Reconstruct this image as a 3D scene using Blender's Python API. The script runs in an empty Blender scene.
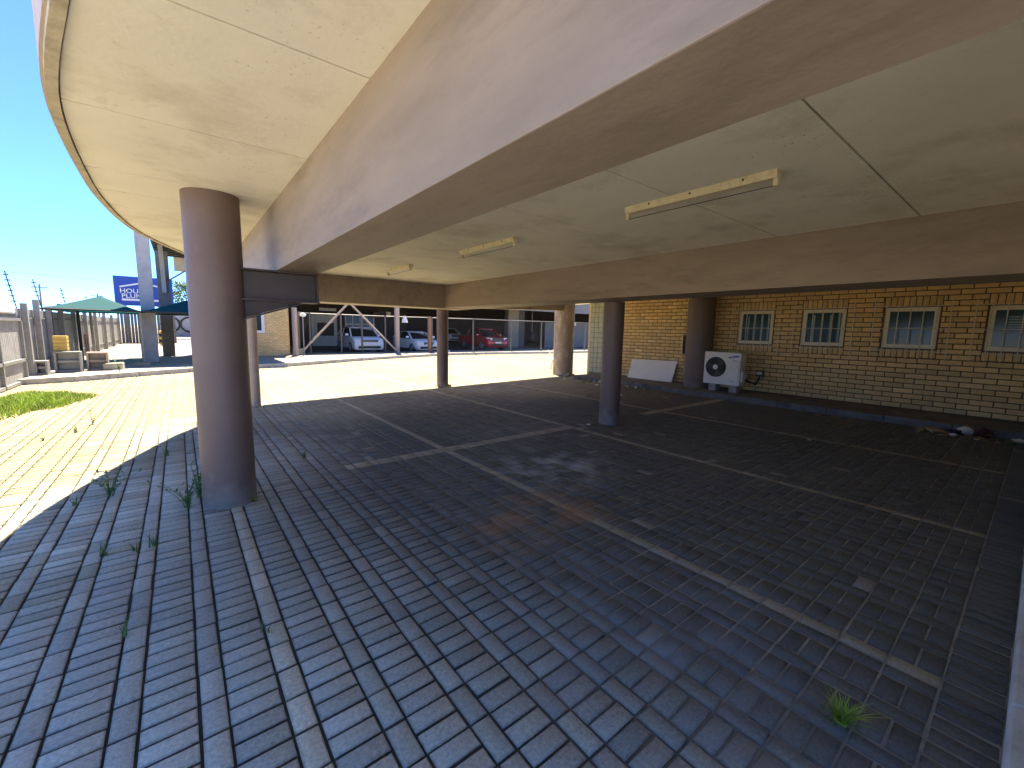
import bpy, math, random
import numpy as np
from mathutils import Vector, Matrix
random.seed(7); rng = np.random.default_rng(7)
R_ = math.radians
scn = bpy.context.scene
COL = scn.collection
H = 1.667                      # eye height
ZC = 2.785                     # soffit height

# ------------------------------------------------------------------ materials
def mat(name, color, rough=.8, noise=0., scale=6., bump=0., bscale=60., attr=False, metal=0., spec=.4, dark=None, dscale=1.5, damt=0., detail=6., stretch=None):
    m = bpy.data.materials.new(name); m.use_nodes = True
    nt = m.node_tree; N = nt.nodes; L = nt.links
    b = N['Principled BSDF']
    b.inputs['Roughness'].default_value = rough; b.inputs['Metallic'].default_value = metal
    b.inputs['Specular IOR Level'].default_value = spec
    tc = N.new('ShaderNodeTexCoord'); vec = tc.outputs['Object']
    if stretch:
        mp = N.new('ShaderNodeMapping'); mp.inputs['Scale'].default_value = stretch
        L.new(vec, mp.inputs['Vector']); vec = mp.outputs['Vector']
    if attr:
        a = N.new('ShaderNodeAttribute'); a.attribute_name = 'Col'; c = a.outputs['Color']
    else:
        rgb = N.new('ShaderNodeRGB'); rgb.outputs[0].default_value = (*color, 1); c = rgb.outputs[0]
    if noise > 0:
        n = N.new('ShaderNodeTexNoise'); n.inputs['Scale'].default_value = scale; n.inputs['Detail'].default_value = detail
        n.inputs['Roughness'].default_value = .62
        L.new(vec, n.inputs['Vector'])
        mr = N.new('ShaderNodeMapRange'); mr.inputs['From Min'].default_value = .3; mr.inputs['From Max'].default_value = .7
        mr.inputs['To Min'].default_value = 1 - noise; mr.inputs['To Max'].default_value = 1 + noise
        L.new(n.outputs['Fac'], mr.inputs['Value'])
        vm = N.new('ShaderNodeVectorMath'); vm.operation = 'SCALE'
        L.new(c, vm.inputs[0]); L.new(mr.outputs['Result'], vm.inputs['Scale']); c = vm.outputs['Vector']
    if dark is not None:
        n2 = N.new('ShaderNodeTexNoise'); n2.inputs['Scale'].default_value = dscale; n2.inputs['Detail'].default_value = 8
        n2.inputs['Roughness'].default_value = .7
        L.new(vec, n2.inputs['Vector'])
        r2 = N.new('ShaderNodeMapRange'); r2.inputs['From Min'].default_value = .5; r2.inputs['From Max'].default_value = .72
        r2.inputs['To Min'].default_value = 0; r2.inputs['To Max'].default_value = damt; L.new(n2.outputs['Fac'], r2.inputs['Value'])
        mx = N.new('ShaderNodeMix'); mx.data_type = 'RGBA'
        L.new(r2.outputs['Result'], mx.inputs['Factor']); L.new(c, mx.inputs['A']); mx.inputs['B'].default_value = (*dark, 1); c = mx.outputs['Result']
    L.new(c, b.inputs['Base Color'])
    if bump > 0:
        n3 = N.new('ShaderNodeTexNoise'); n3.inputs['Scale'].default_value = bscale; n3.inputs['Detail'].default_value = 5
        L.new(tc.outputs['Object'], n3.inputs['Vector'])
        bp = N.new('ShaderNodeBump'); bp.inputs['Strength'].default_value = bump; bp.inputs['Distance'].default_value = .01
        L.new(n3.outputs['Fac'], bp.inputs['Height']); L.new(bp.outputs['Normal'], b.inputs['Normal'])
    return m

def paver_mat():
    m = mat('paver_concrete', (.2,.2,.2), .82, .24, 55, .6, 160, attr=True, dark=(.08,.08,.08), dscale=.55, damt=.28, spec=.35)
    nt = m.node_tree; N = nt.nodes; L = nt.links; b = N['Principled BSDF']
    src = b.inputs['Base Color'].links[0].from_socket
    tc = [n for n in N if n.type == 'TEX_COORD'][0]
    def blob(cx, cy, r, colr, amt, sc):
        nonlocal src
        d = N.new('ShaderNodeVectorMath'); d.operation = 'DISTANCE'; L.new(tc.outputs['Object'], d.inputs[0]); d.inputs[1].default_value = (cx, cy, 0)
        n = N.new('ShaderNodeTexNoise'); n.inputs['Scale'].default_value = sc; n.inputs['Detail'].default_value = 6; L.new(tc.outputs['Object'], n.inputs['Vector'])
        f = N.new('ShaderNodeMapRange'); f.inputs['From Min'].default_value = 0; f.inputs['From Max'].default_value = r; f.inputs['To Min'].default_value = 1; f.inputs['To Max'].default_value = 0
        L.new(d.outputs['Value'], f.inputs['Value'])
        g = N.new('ShaderNodeMapRange'); g.inputs['From Min'].default_value = .42; g.inputs['From Max'].default_value = .65; L.new(n.outputs['Fac'], g.inputs['Value'])
        mu = N.new('ShaderNodeMath'); mu.operation = 'MULTIPLY'; L.new(f.outputs['Result'], mu.inputs[0]); L.new(g.outputs['Result'], mu.inputs[1])
        m2 = N.new('ShaderNodeMath'); m2.operation = 'MULTIPLY'; L.new(mu.outputs[0], m2.inputs[0]); m2.inputs[1].default_value = amt
        mx = N.new('ShaderNodeMix'); mx.data_type = 'RGBA'; L.new(m2.outputs[0], mx.inputs['Factor']); L.new(src, mx.inputs['A']); mx.inputs['B'].default_value = (*colr, 1); src = mx.outputs['Result']
    blob(2.75, 2.75, .75, (.36,.20,.10), 1.2, 2.6)        # rust coloured sand spill
    blob(2.1, 2.6, .5, (.36,.2,.1), 1.2, 3.4)
    blob(3.6, 3.6, 1.0, (.42,.42,.40), 1.3, 3)            # pale lime dust
    blob(4.3, 5.2, 1.3, (.3,.3,.29), .6, 3)
    blob(2.0, 1.2, 1.2, (.26,.27,.29), .7, 2.5)
    L.new(src, b.inputs['Base Color'])
    return m

def joint_mat():
    m = mat('joint_sand', (.36,.335,.28), .95, .35, 6, .5, 200, dark=(.035,.036,.028), dscale=.9, damt=1.0)
    N = m.node_tree.nodes; L = m.node_tree.links
    tc = [n for n in N if n.type == 'TEX_COORD'][0]; mx = [n for n in N if n.type == 'MIX'][0]
    sx = N.new('ShaderNodeSeparateXYZ'); L.new(tc.outputs['Object'], sx.inputs[0])
    r = N.new('ShaderNodeMapRange'); r.inputs['From Min'].default_value = .9; r.inputs['From Max'].default_value = 2.6; r.inputs['To Min'].default_value = .92; r.inputs['To Max'].default_value = 0
    yr = N.new('ShaderNodeMapRange'); yr.inputs['From Min'].default_value = 6.5; yr.inputs['From Max'].default_value = 9; yr.inputs['To Min'].default_value = 0; yr.inputs['To Max'].default_value = 2.2; L.new(sx.outputs['Y'], yr.inputs['Value'])
    xy = N.new('ShaderNodeMath'); xy.operation = 'ADD'; L.new(sx.outputs['X'], xy.inputs[0]); L.new(yr.outputs['Result'], xy.inputs[1])
    L.new(xy.outputs[0], r.inputs['Value'])             # mossy joints on the weather side, sand filled under the roof
    old = mx.inputs['Factor'].links[0].from_socket
    a = N.new('ShaderNodeMath'); a.operation = 'MULTIPLY'; L.new(old, a.inputs[0]); a.inputs[1].default_value = .6
    mm = N.new('ShaderNodeMath'); mm.operation = 'MAXIMUM'; L.new(a.outputs[0], mm.inputs[0]); L.new(r.outputs['Result'], mm.inputs[1])
    L.new(mm.outputs[0], mx.inputs['Factor'])
    return m

M = {}
M['paver'] = paver_mat()
M['joint'] = joint_mat()
M['bounce_ground'] = mat('bounce_ground', (.56,.51,.42), .95, .25, 2)  # pale tone chosen so unseen ground bounces extra light under the roof
M['concrete'] = mat('concrete', (.32,.285,.22), .9, .18, 5, .3, 90, dark=(.2,.19,.16), dscale=2, damt=.5)
M['apron'] = mat('apron_concrete', (.16,.15,.135), .9, .3, 4, .3, 90, dark=(.05,.047,.04), dscale=2.2, damt=.7)
M['kerb'] = mat('kerb_concrete', (.46,.44,.39), .9, .2, 7, .3, 80, dark=(.15,.14,.12), dscale=4, damt=.6)
M['kerb_w'] = mat('whitewashed_kerb', (.74,.72,.66), .9, .1, 7, .3, 80, dark=(.35,.33,.28), dscale=5, damt=.5)
M['fsteel'] = mat('fence_steel', (.13,.12,.11), .55, .15, 10, metal=.2)
M['soffit'] = mat('soffit_cream', (.86,.825,.72), .85, .05, 1.6, .12, 30, dark=(.48,.42,.31), dscale=1.1, damt=.65)
def speck(m, colr, scale, thr, mscale, amt=1.):
    nt = m.node_tree; N = nt.nodes; L = nt.links; b = N['Principled BSDF']; src = b.inputs['Base Color'].links[0].from_socket
    tc = [n for n in N if n.type == 'TEX_COORD'][0]; o = []
    for sc_, lo, hi in ((scale, thr, thr+.06), (mscale, .5, .7)):
        n = N.new('ShaderNodeTexNoise'); n.inputs['Scale'].default_value = sc_; n.inputs['Detail'].default_value = 4; L.new(tc.outputs['Object'], n.inputs['Vector'])
        r = N.new('ShaderNodeMapRange'); r.inputs['From Min'].default_value = lo; r.inputs['From Max'].default_value = hi; r.inputs['To Max'].default_value = amt if not o else 1; L.new(n.outputs['Fac'], r.inputs['Value']); o.append(r)
    mu = N.new('ShaderNodeMath'); mu.operation = 'MULTIPLY'; L.new(o[0].outputs['Result'], mu.inputs[0]); L.new(o[1].outputs['Result'], mu.inputs[1])
    mx = N.new('ShaderNodeMix'); mx.data_type = 'RGBA'; L.new(mu.outputs[0], mx.inputs['Factor']); L.new(src, mx.inputs['A']); mx.inputs['B'].default_value = (*colr, 1)
    L.new(mx.outputs['Result'], b.inputs['Base Color'])
def base_dust(m, colr, z1, amt):            # road dust and splash marks on the lowest part of a column
    nt = m.node_tree; N = nt.nodes; L = nt.links; b = N['Principled BSDF']; src = b.inputs['Base Color'].links[0].from_socket
    tc = [n for n in N if n.type == 'TEX_COORD'][0]
    sx = N.new('ShaderNodeSeparateXYZ'); L.new(tc.outputs['Object'], sx.inputs[0])
    n = N.new('ShaderNodeTexNoise'); n.inputs['Scale'].default_value = 9; n.inputs['Detail'].default_value = 7; L.new(tc.outputs['Object'], n.inputs['Vector'])
    ad = N.new('ShaderNodeMath'); ad.operation = 'MULTIPLY_ADD'; L.new(n.outputs['Fac'], ad.inputs[0]); ad.inputs[1].default_value = -.5; L.new(sx.outputs['Z'], ad.inputs[2])
    r = N.new('ShaderNodeMapRange'); r.inputs['From Min'].default_value = z1-.25; r.inputs['From Max'].default_value = -.25; r.inputs['To Max'].default_value = amt; L.new(ad.outputs[0], r.inputs['Value'])
    mx = N.new('ShaderNodeMix'); mx.data_type = 'RGBA'; L.new(r.outputs['Result'], mx.inputs['Factor']); L.new(src, mx.inputs['A']); mx.inputs['B'].default_value = (*colr, 1); L.new(mx.outputs['Result'], b.inputs['Base Color'])
speck(M['soffit'], (.28,.2,.12), 48, .64, 1.5, .75); speck(M['soffit'], (.50,.42,.28), 11, .62, .7, .3)
speck(M['paver'], (.07,.068,.06), 70, .60, 1.6, .7); speck(M['paver'], (.5,.48,.42), 34, .66, 2.2, .5)
M['groove'] = mat('groove', (.09,.065,.04), .95)
M['rim'] = mat('rim_plaster', (.50,.44,.33), .9, .2, 9, .3, 60, dark=(.25,.2,.14), dscale=6, damt=.6)
M['fascia'] = mat('fascia_paint', (.56,.48,.44), .8, .06, 3, .15, 40)
M['beam'] = mat('beam_paint', (.29,.232,.182), .6, .13, 2.5, .2, 25, dark=(.16,.122,.095), dscale=1.3, damt=.8, stretch=(2.2,.5,2.2))
M['column'] = mat('column_paint', (.155,.109,.092), .5, .10, 3, .12, 30, dark=(.12,.088,.078), dscale=2, damt=.5)
base_dust(M['column'], (.27,.235,.20), .28, .75)
speck(M['column'], (.36,.30,.26), 22, .66, 1.2, .5)
M['peel'] = mat('peeling_paint', (.30,.235,.20), .7, .15, 4, .3, 25, dark=(.7,.68,.62), dscale=2.4, damt=.8, stretch=(1.6,1.6,.6))
M['steel'] = mat('steel_paint', (.06,.046,.042), .5, .15, 6, .05, 50)
M['brick'] = mat('face_brick', (.5,.3,.1), .85, .10, 14, .4, 90, attr=True, dark=(.30,.19,.08), dscale=1.2, damt=.22)
M['mortar'] = mat('mortar', (.13,.09,.05), .95, .3, 20)
M['mortar_l'] = mat('pale_mortar', (.52,.38,.2), .95, .2, 20)
M['glassblock'] = mat('glass_block', (.50,.53,.44), .25, .12, 5, .2, 12, spec=.5)
M['frame'] = mat('window_frame', (.80,.73,.56), .55, .06, 8)
M['white'] = mat('white_paint', (.78,.77,.73), .5, .04, 6)
M['offwhite'] = mat('ac_white', (.74,.71,.63), .45, .05, 4, dark=(.5,.44,.34), dscale=3, damt=.3)
M['pane'] = mat('window_pane', (.03,.065,.07), .12, spec=.22)
M['curtain'] = mat('curtain', (.30,.38,.38), .9, .5, 3, stretch=(1,14,.6))
M['bar'] = mat('burglar_bar', (.66,.58,.43), .5, .2, 20)
M['lampmetal'] = mat('batten_enamel', (.74,.66,.46), .5, .1, 12, dark=(.25,.13,.06), dscale=14, damt=.35)
M['dark'] = mat('dark_plastic', (.03,.028,.026), .6)
M['rubber'] = mat('tyre_rubber', (.022,.022,.022), .85)
M['rimmetal'] = mat('alloy', (.5,.5,.52), .3, metal=.8)
M['darkgrille'] = mat('grille_grey', (.10,.095,.085), .6, .1, 20)
M['blue'] = mat('logo_blue', (.03,.06,.35), .4)
M['carwhite'] = mat('car_white', (.80,.82,.84), .22, spec=.6)
M['carred'] = mat('car_red', (.42,.012,.016), .2, spec=.7)
M['carglass'] = mat('car_glass', (.012,.016,.018), .05, spec=.8)
M['lens'] = mat('lamp_lens', (.8,.8,.78), .15, spec=.8)
M['galv'] = mat('galvanised', (.30,.29,.27), .5, .15, 10, metal=.4)
M['rust'] = mat('rusty_brown', (.26,.15,.10), .8, .3, 8)
M['pipe'] = mat('pale_pipe', (.40,.32,.26), .6, .1, 6)
M['fencegrey'] = mat('fence_grey', (.30,.29,.27), .7, .2, 4, dark=(.22,.2,.18), dscale=3, damt=.6)
M['fencedark'] = mat('fence_dark', (.16,.155,.15), .75, .2, 5)
M['shade'] = mat('shade_cloth', (.012,.14,.15), .8, .06, 3)
_nt = M['shade'].node_tree; _p = _nt.nodes['Principled BSDF']; _t = _nt.nodes.new('ShaderNodeBsdfTranslucent'); _m = _nt.nodes.new('ShaderNodeMixShader'); _m.inputs[0].default_value = .6
_t.inputs['Color'].default_value = (.02,.24,.26,1); _nt.links.new(_p.outputs[0], _m.inputs[1]); _nt.links.new(_t.outputs[0], _m.inputs[2]); _nt.links.new(_m.outputs[0], _nt.nodes['Material Output'].inputs['Surface'])
M['pillar'] = mat('pillar_concrete', (.36,.36,.37), .75, .12, 3, dark=(.22,.22,.23), dscale=1.2, damt=.5)
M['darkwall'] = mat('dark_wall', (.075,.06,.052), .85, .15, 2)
M['shed'] = mat('shed_sheet', (.17,.165,.16), .6, .1, 3)
M['shedfloor'] = mat('shed_floor', (.26,.25,.24), .9, .2, 2)
M['shutter'] = mat('roller_door', (.75,.69,.56), .7, .08, 4)
M['signblue'] = mat('sign_blue', (.025,.07,.36), .5, .05, 3)
M['cream'] = mat('cream_fascia', (.70,.62,.47), .7, .1, 3)
M['leaf'] = mat('weed_leaf', (.085,.17,.035), .6, .35, 25)
M['grass'] = mat('grass_blades', (.30,.40,.045), .6, .4, 3)
M['tree'] = mat('tree_leaf', (.13,.20,.03), .6, .4, 3)
M['bark'] = mat('bark', (.12,.09,.06), .9, .3, 8)
M['wood'] = mat('pole_wood', (.16,.13,.10), .9, .2, 6)
M['paper'] = mat('litter_paper', (.75,.73,.68), .7, .12, 14)
M['card'] = mat('cardboard', (.45,.30,.13), .85, .15, 12)
M['maroon'] = mat('maroon_plastic', (.06,.018,.02), .5)
M['navy'] = mat('dark_rag', (.02,.022,.04), .8)
M['greenp'] = mat('green_plastic', (.05,.10,.04), .5)
M['yellow'] = mat('yellow_paint', (.62,.42,.10), .6, .15, 6)
M['stone'] = mat('rubble', (.34,.32,.29), .95, .25, 14, .4, 40)
M['board'] = mat('white_board', (.80,.77,.70), .6, .05, 3, dark=(.6,.55,.45), dscale=2, damt=.4)

# ------------------------------------------------------------------ mesh builder
ORG = {}
class MB:
    def __init__(s): s.v = []; s.f = []
    def add(s, vs, fs):
        o = len(s.v); s.v += [tuple(v) for v in vs]; s.f += [tuple(i + o for i in f) for f in fs]; return s
    def box(s, a, b):
        x0, y0, z0 = a; x1, y1, z1 = b
        if x0 > x1: x0, x1 = x1, x0
        if y0 > y1: y0, y1 = y1, y0
        if z0 > z1: z0, z1 = z1, z0
        return s.add([(x0,y0,z0),(x1,y0,z0),(x1,y1,z0),(x0,y1,z0),(x0,y0,z1),(x1,y0,z1),(x1,y1,z1),(x0,y1,z1)],
                     [(0,3,2,1),(4,5,6,7),(0,1,5,4),(1,2,6,5),(2,3,7,6),(3,0,4,7)])
    def obox(s, c, ax, ay, az):          # centre and half-axis vectors
        c, ax, ay, az = map(Vector, (c, ax, ay, az)); vs = []
        for z in (-1, 1):
            for (x, y) in ((-1,-1),(1,-1),(1,1),(-1,1)): vs.append(c + ax*x + ay*y + az*z)
        f = [(0,3,2,1),(4,5,6,7),(0,1,5,4),(1,2,6,5),(2,3,7,6),(3,0,4,7)]
        if ax.cross(ay).dot(az) < 0: f = [tuple(reversed(q)) for q in f]
        return s.add(vs, f)
    def bar(s, p, q, w, h=None):         # square bar between two points
        p, q = Vector(p), Vector(q); d = q - p; h = h or w
        u = Vector((0,0,1)) if abs(d.normalized().z) < .95 else Vector((0,1,0))
        a = d.cross(u).normalized(); b = a.cross(d).normalized()
        return s.obox((p+q)/2, a*w/2, d/2, b*h/2)
    def cyl(s, p, q, r, r2=None, n=12, cap=True):
        p, q = Vector(p), Vector(q); d = (q - p).normalized(); r2 = r if r2 is None else r2
        u = Vector((1,0,0)) if abs(d.x) < .9 else Vector((0,1,0))
        a = d.cross(u).normalized(); b = d.cross(a)
        vs = []
        for k in range(n):
            t = 2*math.pi*k/n; e = a*math.cos(t) + b*math.sin(t); vs += [p + e*r, q + e*r2]
        fs = [(2*k, 2*((k+1) % n), 2*((k+1) % n)+1, 2*k+1) for k in range(n)]
        if cap: fs += [tuple(2*k for k in reversed(range(n))), tuple(2*k+1 for k in range(n))]
        return s.add(vs, fs)
    def tube(s, pts, r, n=6):
        for a, b in zip(pts[:-1], pts[1:]): s.cyl(a, b, r, n=n)
        return s
    def prism(s, poly, z0, z1):          # counter-clockwise polygon in xy
        n = len(poly)
        vs = [(x, y, z0) for x, y in poly] + [(x, y, z1) for x, y in poly]
        return s.add(vs, [tuple(reversed(range(n))), tuple(range(n, 2*n))] + [(k, (k+1) % n, n+(k+1) % n, n+k) for k in range(n)])
    def prismy(s, poly, y0, y1):         # polygon in xz, counter-clockwise seen from -y
        n = len(poly); vs = [(x, y0, z) for x, z in poly] + [(x, y1, z) for x, z in poly]
        return s.add(vs, [tuple(range(n)), tuple(reversed(range(n, 2*n)))] + [((k+1) % n, k, n+k, n+(k+1) % n) for k in range(n)])
    def ell(s, c, rx, ry, rz, nu=10, nv=6, jit=0.):
        vs = []; fs = []
        for j in range(nv+1):
            p = math.pi*j/nv
            for i in range(nu):
                t = 2*math.pi*i/nu; k = 1 + random.uniform(-jit, jit)
                vs.append((c[0]+rx*k*math.sin(p)*math.cos(t), c[1]+ry*k*math.sin(p)*math.sin(t), c[2]+rz*k*math.cos(p)))
        for j in range(nv):
            for i in range(nu): fs.append((j*nu+i, (j+1)*nu+i, (j+1)*nu+(i+1) % nu, j*nu+(i+1) % nu))
        return s.add(vs, fs)
    def loft(s, rings, cap=True):
        n = len(rings[0]); o = len(s.v); fs = []
        for k in range(len(rings)-1):
            for i in range(n): fs.append((k*n+i, k*n+(i+1) % n, (k+1)*n+(i+1) % n, (k+1)*n+i))
        if cap: fs += [tuple(reversed(range(n))), tuple(range((len(rings)-1)*n, len(rings)*n))]
        return s.add([p for r in rings for p in r], fs)
    def build(s, name, m, parent=None, smooth=0, bevel=0, origin=None):
        me = bpy.data.meshes.new(name)
        if parent is not None: o = ORG[parent.name]
        elif origin is not None: o = Vector(origin)
        else:
            a = np.array(s.v); o = Vector(((a[:,0].min()+a[:,0].max())/2, (a[:,1].min()+a[:,1].max())/2, a[:,2].min()))
        me.from_pydata([(v[0]-o[0], v[1]-o[1], v[2]-o[2]) for v in s.v], [], s.f); me.update()
        ob = bpy.data.objects.new(name, me); COL.objects.link(ob)
        me.materials.append(M[m] if isinstance(m, str) else m)
        if parent is not None: ob.parent = parent
        else: ob.location = o
        ORG[ob.name] = Vector(o)
        if smooth:
            me.polygons.foreach_set('use_smooth', [True]*len(me.polygons)); me.set_sharp_from_angle(angle=R_(smooth))
        if bevel:
            b = ob.modifiers.new('bevel', 'BEVEL'); b.width = bevel; b.segments = 2; b.limit_method = 'ANGLE'
        return ob

def thing(name, loc, label, cat, group=None):
    o = bpy.data.objects.new(name, None); COL.objects.link(o); o.location = loc; o.empty_display_size = .2
    ORG[o.name] = Vector(loc); return tag(o, label, cat, group)
def tag(o, label, cat, group=None):
    o['label'] = label; o['category'] = cat
    if group: o['group'] = group
    return o
def struct(o): o['kind'] = 'structure'; return o
def copy_tree(o, parent=None):
    c = o.copy(); COL.objects.link(c)
    if parent: c.parent = parent
    ORG[c.name] = ORG[o.name]
    for ch in list(o.children): copy_tree(ch, c)
    return c
def quads(name, V, F, m, cols=None, parent=None):
    """numpy verts (n,3), quads (m,4), per face colours"""
    me = bpy.data.meshes.new(name); n = len(F)
    if parent is not None: V = V - np.array(ORG[parent.name])
    me.vertices.add(len(V)); me.vertices.foreach_set('co', V.astype(np.float32).ravel())
    me.loops.add(n*4); me.loops.foreach_set('vertex_index', F.astype(np.int32).ravel())
    me.polygons.add(n); me.polygons.foreach_set('loop_start', np.arange(0, n*4, 4, dtype=np.int32))
    me.update(calc_edges=True); me.validate()
    if cols is not None:
        a = me.attributes.new('Col', 'FLOAT_COLOR', 'FACE')
        a.data.foreach_set('color', np.concatenate([cols, np.ones((n,1))], 1).astype(np.float32).ravel())
    me.materials.append(M[m]); ob = bpy.data.objects.new(name, me); COL.objects.link(ob)
    if parent is not None: ob.parent = parent; ORG[ob.name] = ORG[parent.name]
    else: ORG[ob.name] = Vector((0,0,0))
    return ob
def slabs(rects, O, U, Vv, Nn, depth, ch, chd, jit=0., tilt=0.):
    """chamfered bricks: rects (n,4)=u0,u1,v0,v1 on the plane O+uU+vV facing N. Returns V, F; 9 quads each"""
    r = np.asarray(rects, float); n = len(r); O, U, Vv, Nn = map(lambda q: np.array(q, float), (O, U, Vv, Nn))
    u0, u1, v0, v1 = r.T
    def ring(i, h):
        uu = np.stack([u0+i, u1-i, u1-i, u0+i], 1); vv = np.stack([v0+i, v0+i, v1-i, v1-i], 1)
        hh = np.broadcast_to(np.asarray(h).reshape(-1,1) if np.ndim(h) else np.full((n,1), h), (n,4)).copy()
        return uu, vv, hh
    j = rng.normal(0, jit, n) if jit else np.zeros(n)
    tu = rng.normal(0, tilt, n) if tilt else np.zeros(n); tv = rng.normal(0, tilt, n) if tilt else np.zeros(n)
    cu = (u0+u1)/2; cv = (v0+v1)/2; P = []
    for i, h in ((ch, 0.), (0., -chd), (0., -depth)):
        uu, vv, hh = ring(i, h)
        if h > -depth+1e-9: hh = hh + j[:,None] + tu[:,None]*(uu-cu[:,None]) + tv[:,None]*(vv-cv[:,None])
        P.append(O + uu[...,None]*U + vv[...,None]*Vv + hh[...,None]*Nn)
    V = np.stack(P, 1).reshape(-1, 3)                    # (n,3 rings,4)
    q = [(0,1,2,3)]
    for k in range(4):
        k2 = (k+1) % 4; q += [(4+k, 4+k2, k2, k), (8+k, 8+k2, 4+k2, 4+k)]
    q = np.array(q)
    if np.dot(np.cross(U, Vv), Nn) < 0: q = q[:, ::-1]
    F = (np.arange(n)[:,None,None]*12 + q[None]).reshape(-1, 4)
    return V, F

# ------------------------------------------------------------------ camera, light, sky
cam = bpy.data.cameras.new('camera'); co = bpy.data.objects.new('camera', cam); COL.objects.link(co); scn.camera = co
Rw = Matrix(((0.78558292,-0.61844874,0.0195097),(-0.06315491,-0.11150844,-0.99175467),(0.61552492,0.7778734,-0.1266572)))
co.matrix_world = Matrix.Translation((0,0,H)) @ Matrix((Rw[0], -Rw[1], -Rw[2])).transposed().to_4x4()
cam.sensor_width = 36; cam.lens = 419.4/1024*36; cam.clip_start = .05; cam.clip_end = 3000
SUN = Vector((.223, .592, 1)).normalized()
el = math.asin(SUN.z); az = math.atan2(SUN.x, SUN.y)
w = bpy.data.worlds.new('World'); scn.world = w; w.use_nodes = True
sky = w.node_tree.nodes.new('ShaderNodeTexSky'); sky.sky_type = 'NISHITA'; sky.sun_disc = False
sky.sun_elevation = el; sky.sun_rotation = az; sky.altitude = 9000; sky.air_density = 1.3; sky.dust_density = 0; sky.ozone_density = 10.0
bg = w.node_tree.nodes['Background']; bg.inputs['Strength'].default_value = .05
w.node_tree.links.new(sky.outputs['Color'], bg.inputs['Color'])
sl = bpy.data.lights.new('sun', 'SUN'); sl.energy = 2.0; sl.angle = R_(.53); sl.color = (1, .90, .73)
so = bpy.data.objects.new('sun', sl); COL.objects.link(so); so.rotation_euler = (-SUN).to_track_quat('-Z', 'Y').to_euler(); so.location = (5, 10, 30)
scn.view_settings.view_transform = 'Standard'; scn.view_settings.look = 'None'; scn.view_settings.gamma = 1
scn.view_settings.exposure = 3.5
scn.cycles.max_bounces = 10; scn.cycles.diffuse_bounces = 7; scn.cycles.glossy_bounces = 3; scn.cycles.caustics_reflective = False; scn.cycles.caustics_refractive = False

# ------------------------------------------------------------------ ground
KP = [(-3.6,16.35),(-2.38,16.75),(-1.07,17.6),(.2,18.35),(1.2,18.7),(2.35,19.05),(3.42,19.3),(4.89,20.1),(6.6,21.05),(8.61,22.0),(10.35,22.6),(12.44,23.35),(13.9,23.75),(17,23.75),(21,23.2),(40,22.0)]
def kerbY(x): return float(np.interp(x, [p[0] for p in KP], [p[1] for p in KP]))
struct(MB().add([(-600,-600,-.06),(600,-600,-.06),(600,600,-.06),(-600,600,-.06)], [(0,1,2,3)]).build('ground', 'bounce_ground'))
struct(MB().add([(-6,-3,-.015),(.6,-3,-.015),(2.2,-3,-.0065),(45,-3,-.0065),(-6,26,-.015),(.6,26,-.015),(2.2,26,-.0065),(45,26,-.0065)], [(0,1,5,4),(1,2,6,5),(2,3,7,6)]).build('paving_bed', 'joint', origin=(0,0,0)))
cols = []                                   # (x0, x1, kind): c = across, l = lengthwise, b = beige line
lines = [.265, 2.765, 5.265, 8.02]
x = .265; k = 0
while x > -6: cols.append((x-.2, x, 'c')); cols.append((x-.3, x-.2, 'l')); x -= .3
def fill(a, b):
    n = round((b-a)/.3); p = (b-a)/n
    for i in range(n): cols.append((a+i*p, a+i*p+p*2/3, 'c')); cols.append((a+i*p+p*2/3, a+(i+1)*p, 'l'))
for i, a in enumerate(lines):
    cols.append((a, a+.1, 'b')); fill(a+.1, lines[i+1] if i < 3 else 10.92)
fill(10.92, 26.0)
rects = []; kind = []
g = .0058
for (x0, x1, t) in cols:
    yb = .135 if x0 > 1.55 else -.6
    y = (math.floor((yb-.135)/.2)*.2+.135); ymax = kerbY((x0+x1)/2) + .05
    if x0 > 10.9: y = 10.6
    if x0 < -3.5: ymax = 16.3
    st = .1 if t == 'c' else .2
    while y < ymax:
        a, b = max(y, yb), y+st
        if b - a > .03:
            q = g if x0 < .9 or y > 8.5 else (.0045 if x0 > 2.4 else .0057); rects.append((x0+q, x1-q, a+q, b-q)); kind.append(t)
        y += st
x = 1.56
while x < 10.9: rects.append((x+g, x+.1-g, -.07, .135-g)); kind.append('c'); x += .1
rects = np.array(rects); n = len(rects)
rects[:, :2] += rng.normal(0, .0011, n)[:, None]; rects[:, 2:] += rng.normal(0, .0011, n)[:, None]
V, F = slabs(rects, (0,0,0), (1,0,0), (0,1,0), (0,0,1), .035, .007, .006, .0012, .008)
cx = rects[:, :2].mean(1); cy = rects[:, 2:].mean(1)
# sandy to charcoal pavers, with daylight and roof shade also put into their colour
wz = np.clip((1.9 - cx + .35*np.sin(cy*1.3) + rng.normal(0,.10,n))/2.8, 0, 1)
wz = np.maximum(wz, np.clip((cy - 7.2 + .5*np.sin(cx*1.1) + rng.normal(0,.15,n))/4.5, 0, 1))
sunlit_sand = np.clip((cy - 6.5 + rng.normal(0,.6,n))/5, 0, 1)
sunlit_sand = np.maximum(sunlit_sand, np.clip((-.2 - cx + .3*(cy-5) + .25*np.sin(cy*2.1) + rng.normal(0,.25,n))/1.5, 0, 1))  # follows the roof's shadow edge, so sunlight is painted in too
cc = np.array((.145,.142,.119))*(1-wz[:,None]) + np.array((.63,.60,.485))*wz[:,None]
cc = cc*(1-.95*sunlit_sand[:,None]) + np.array((.315,.252,.125))*.95*sunlit_sand[:,None]
kd = np.array(kind)
beige = (kd == 'b') | ((cy > 4.9) & (cy < 5.1) & (((cx > 1.45) & (cx < 5.3)) | ((cx > 7.4) & (cx < 10.9))))
strays = rng.random(n) < .006
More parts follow.
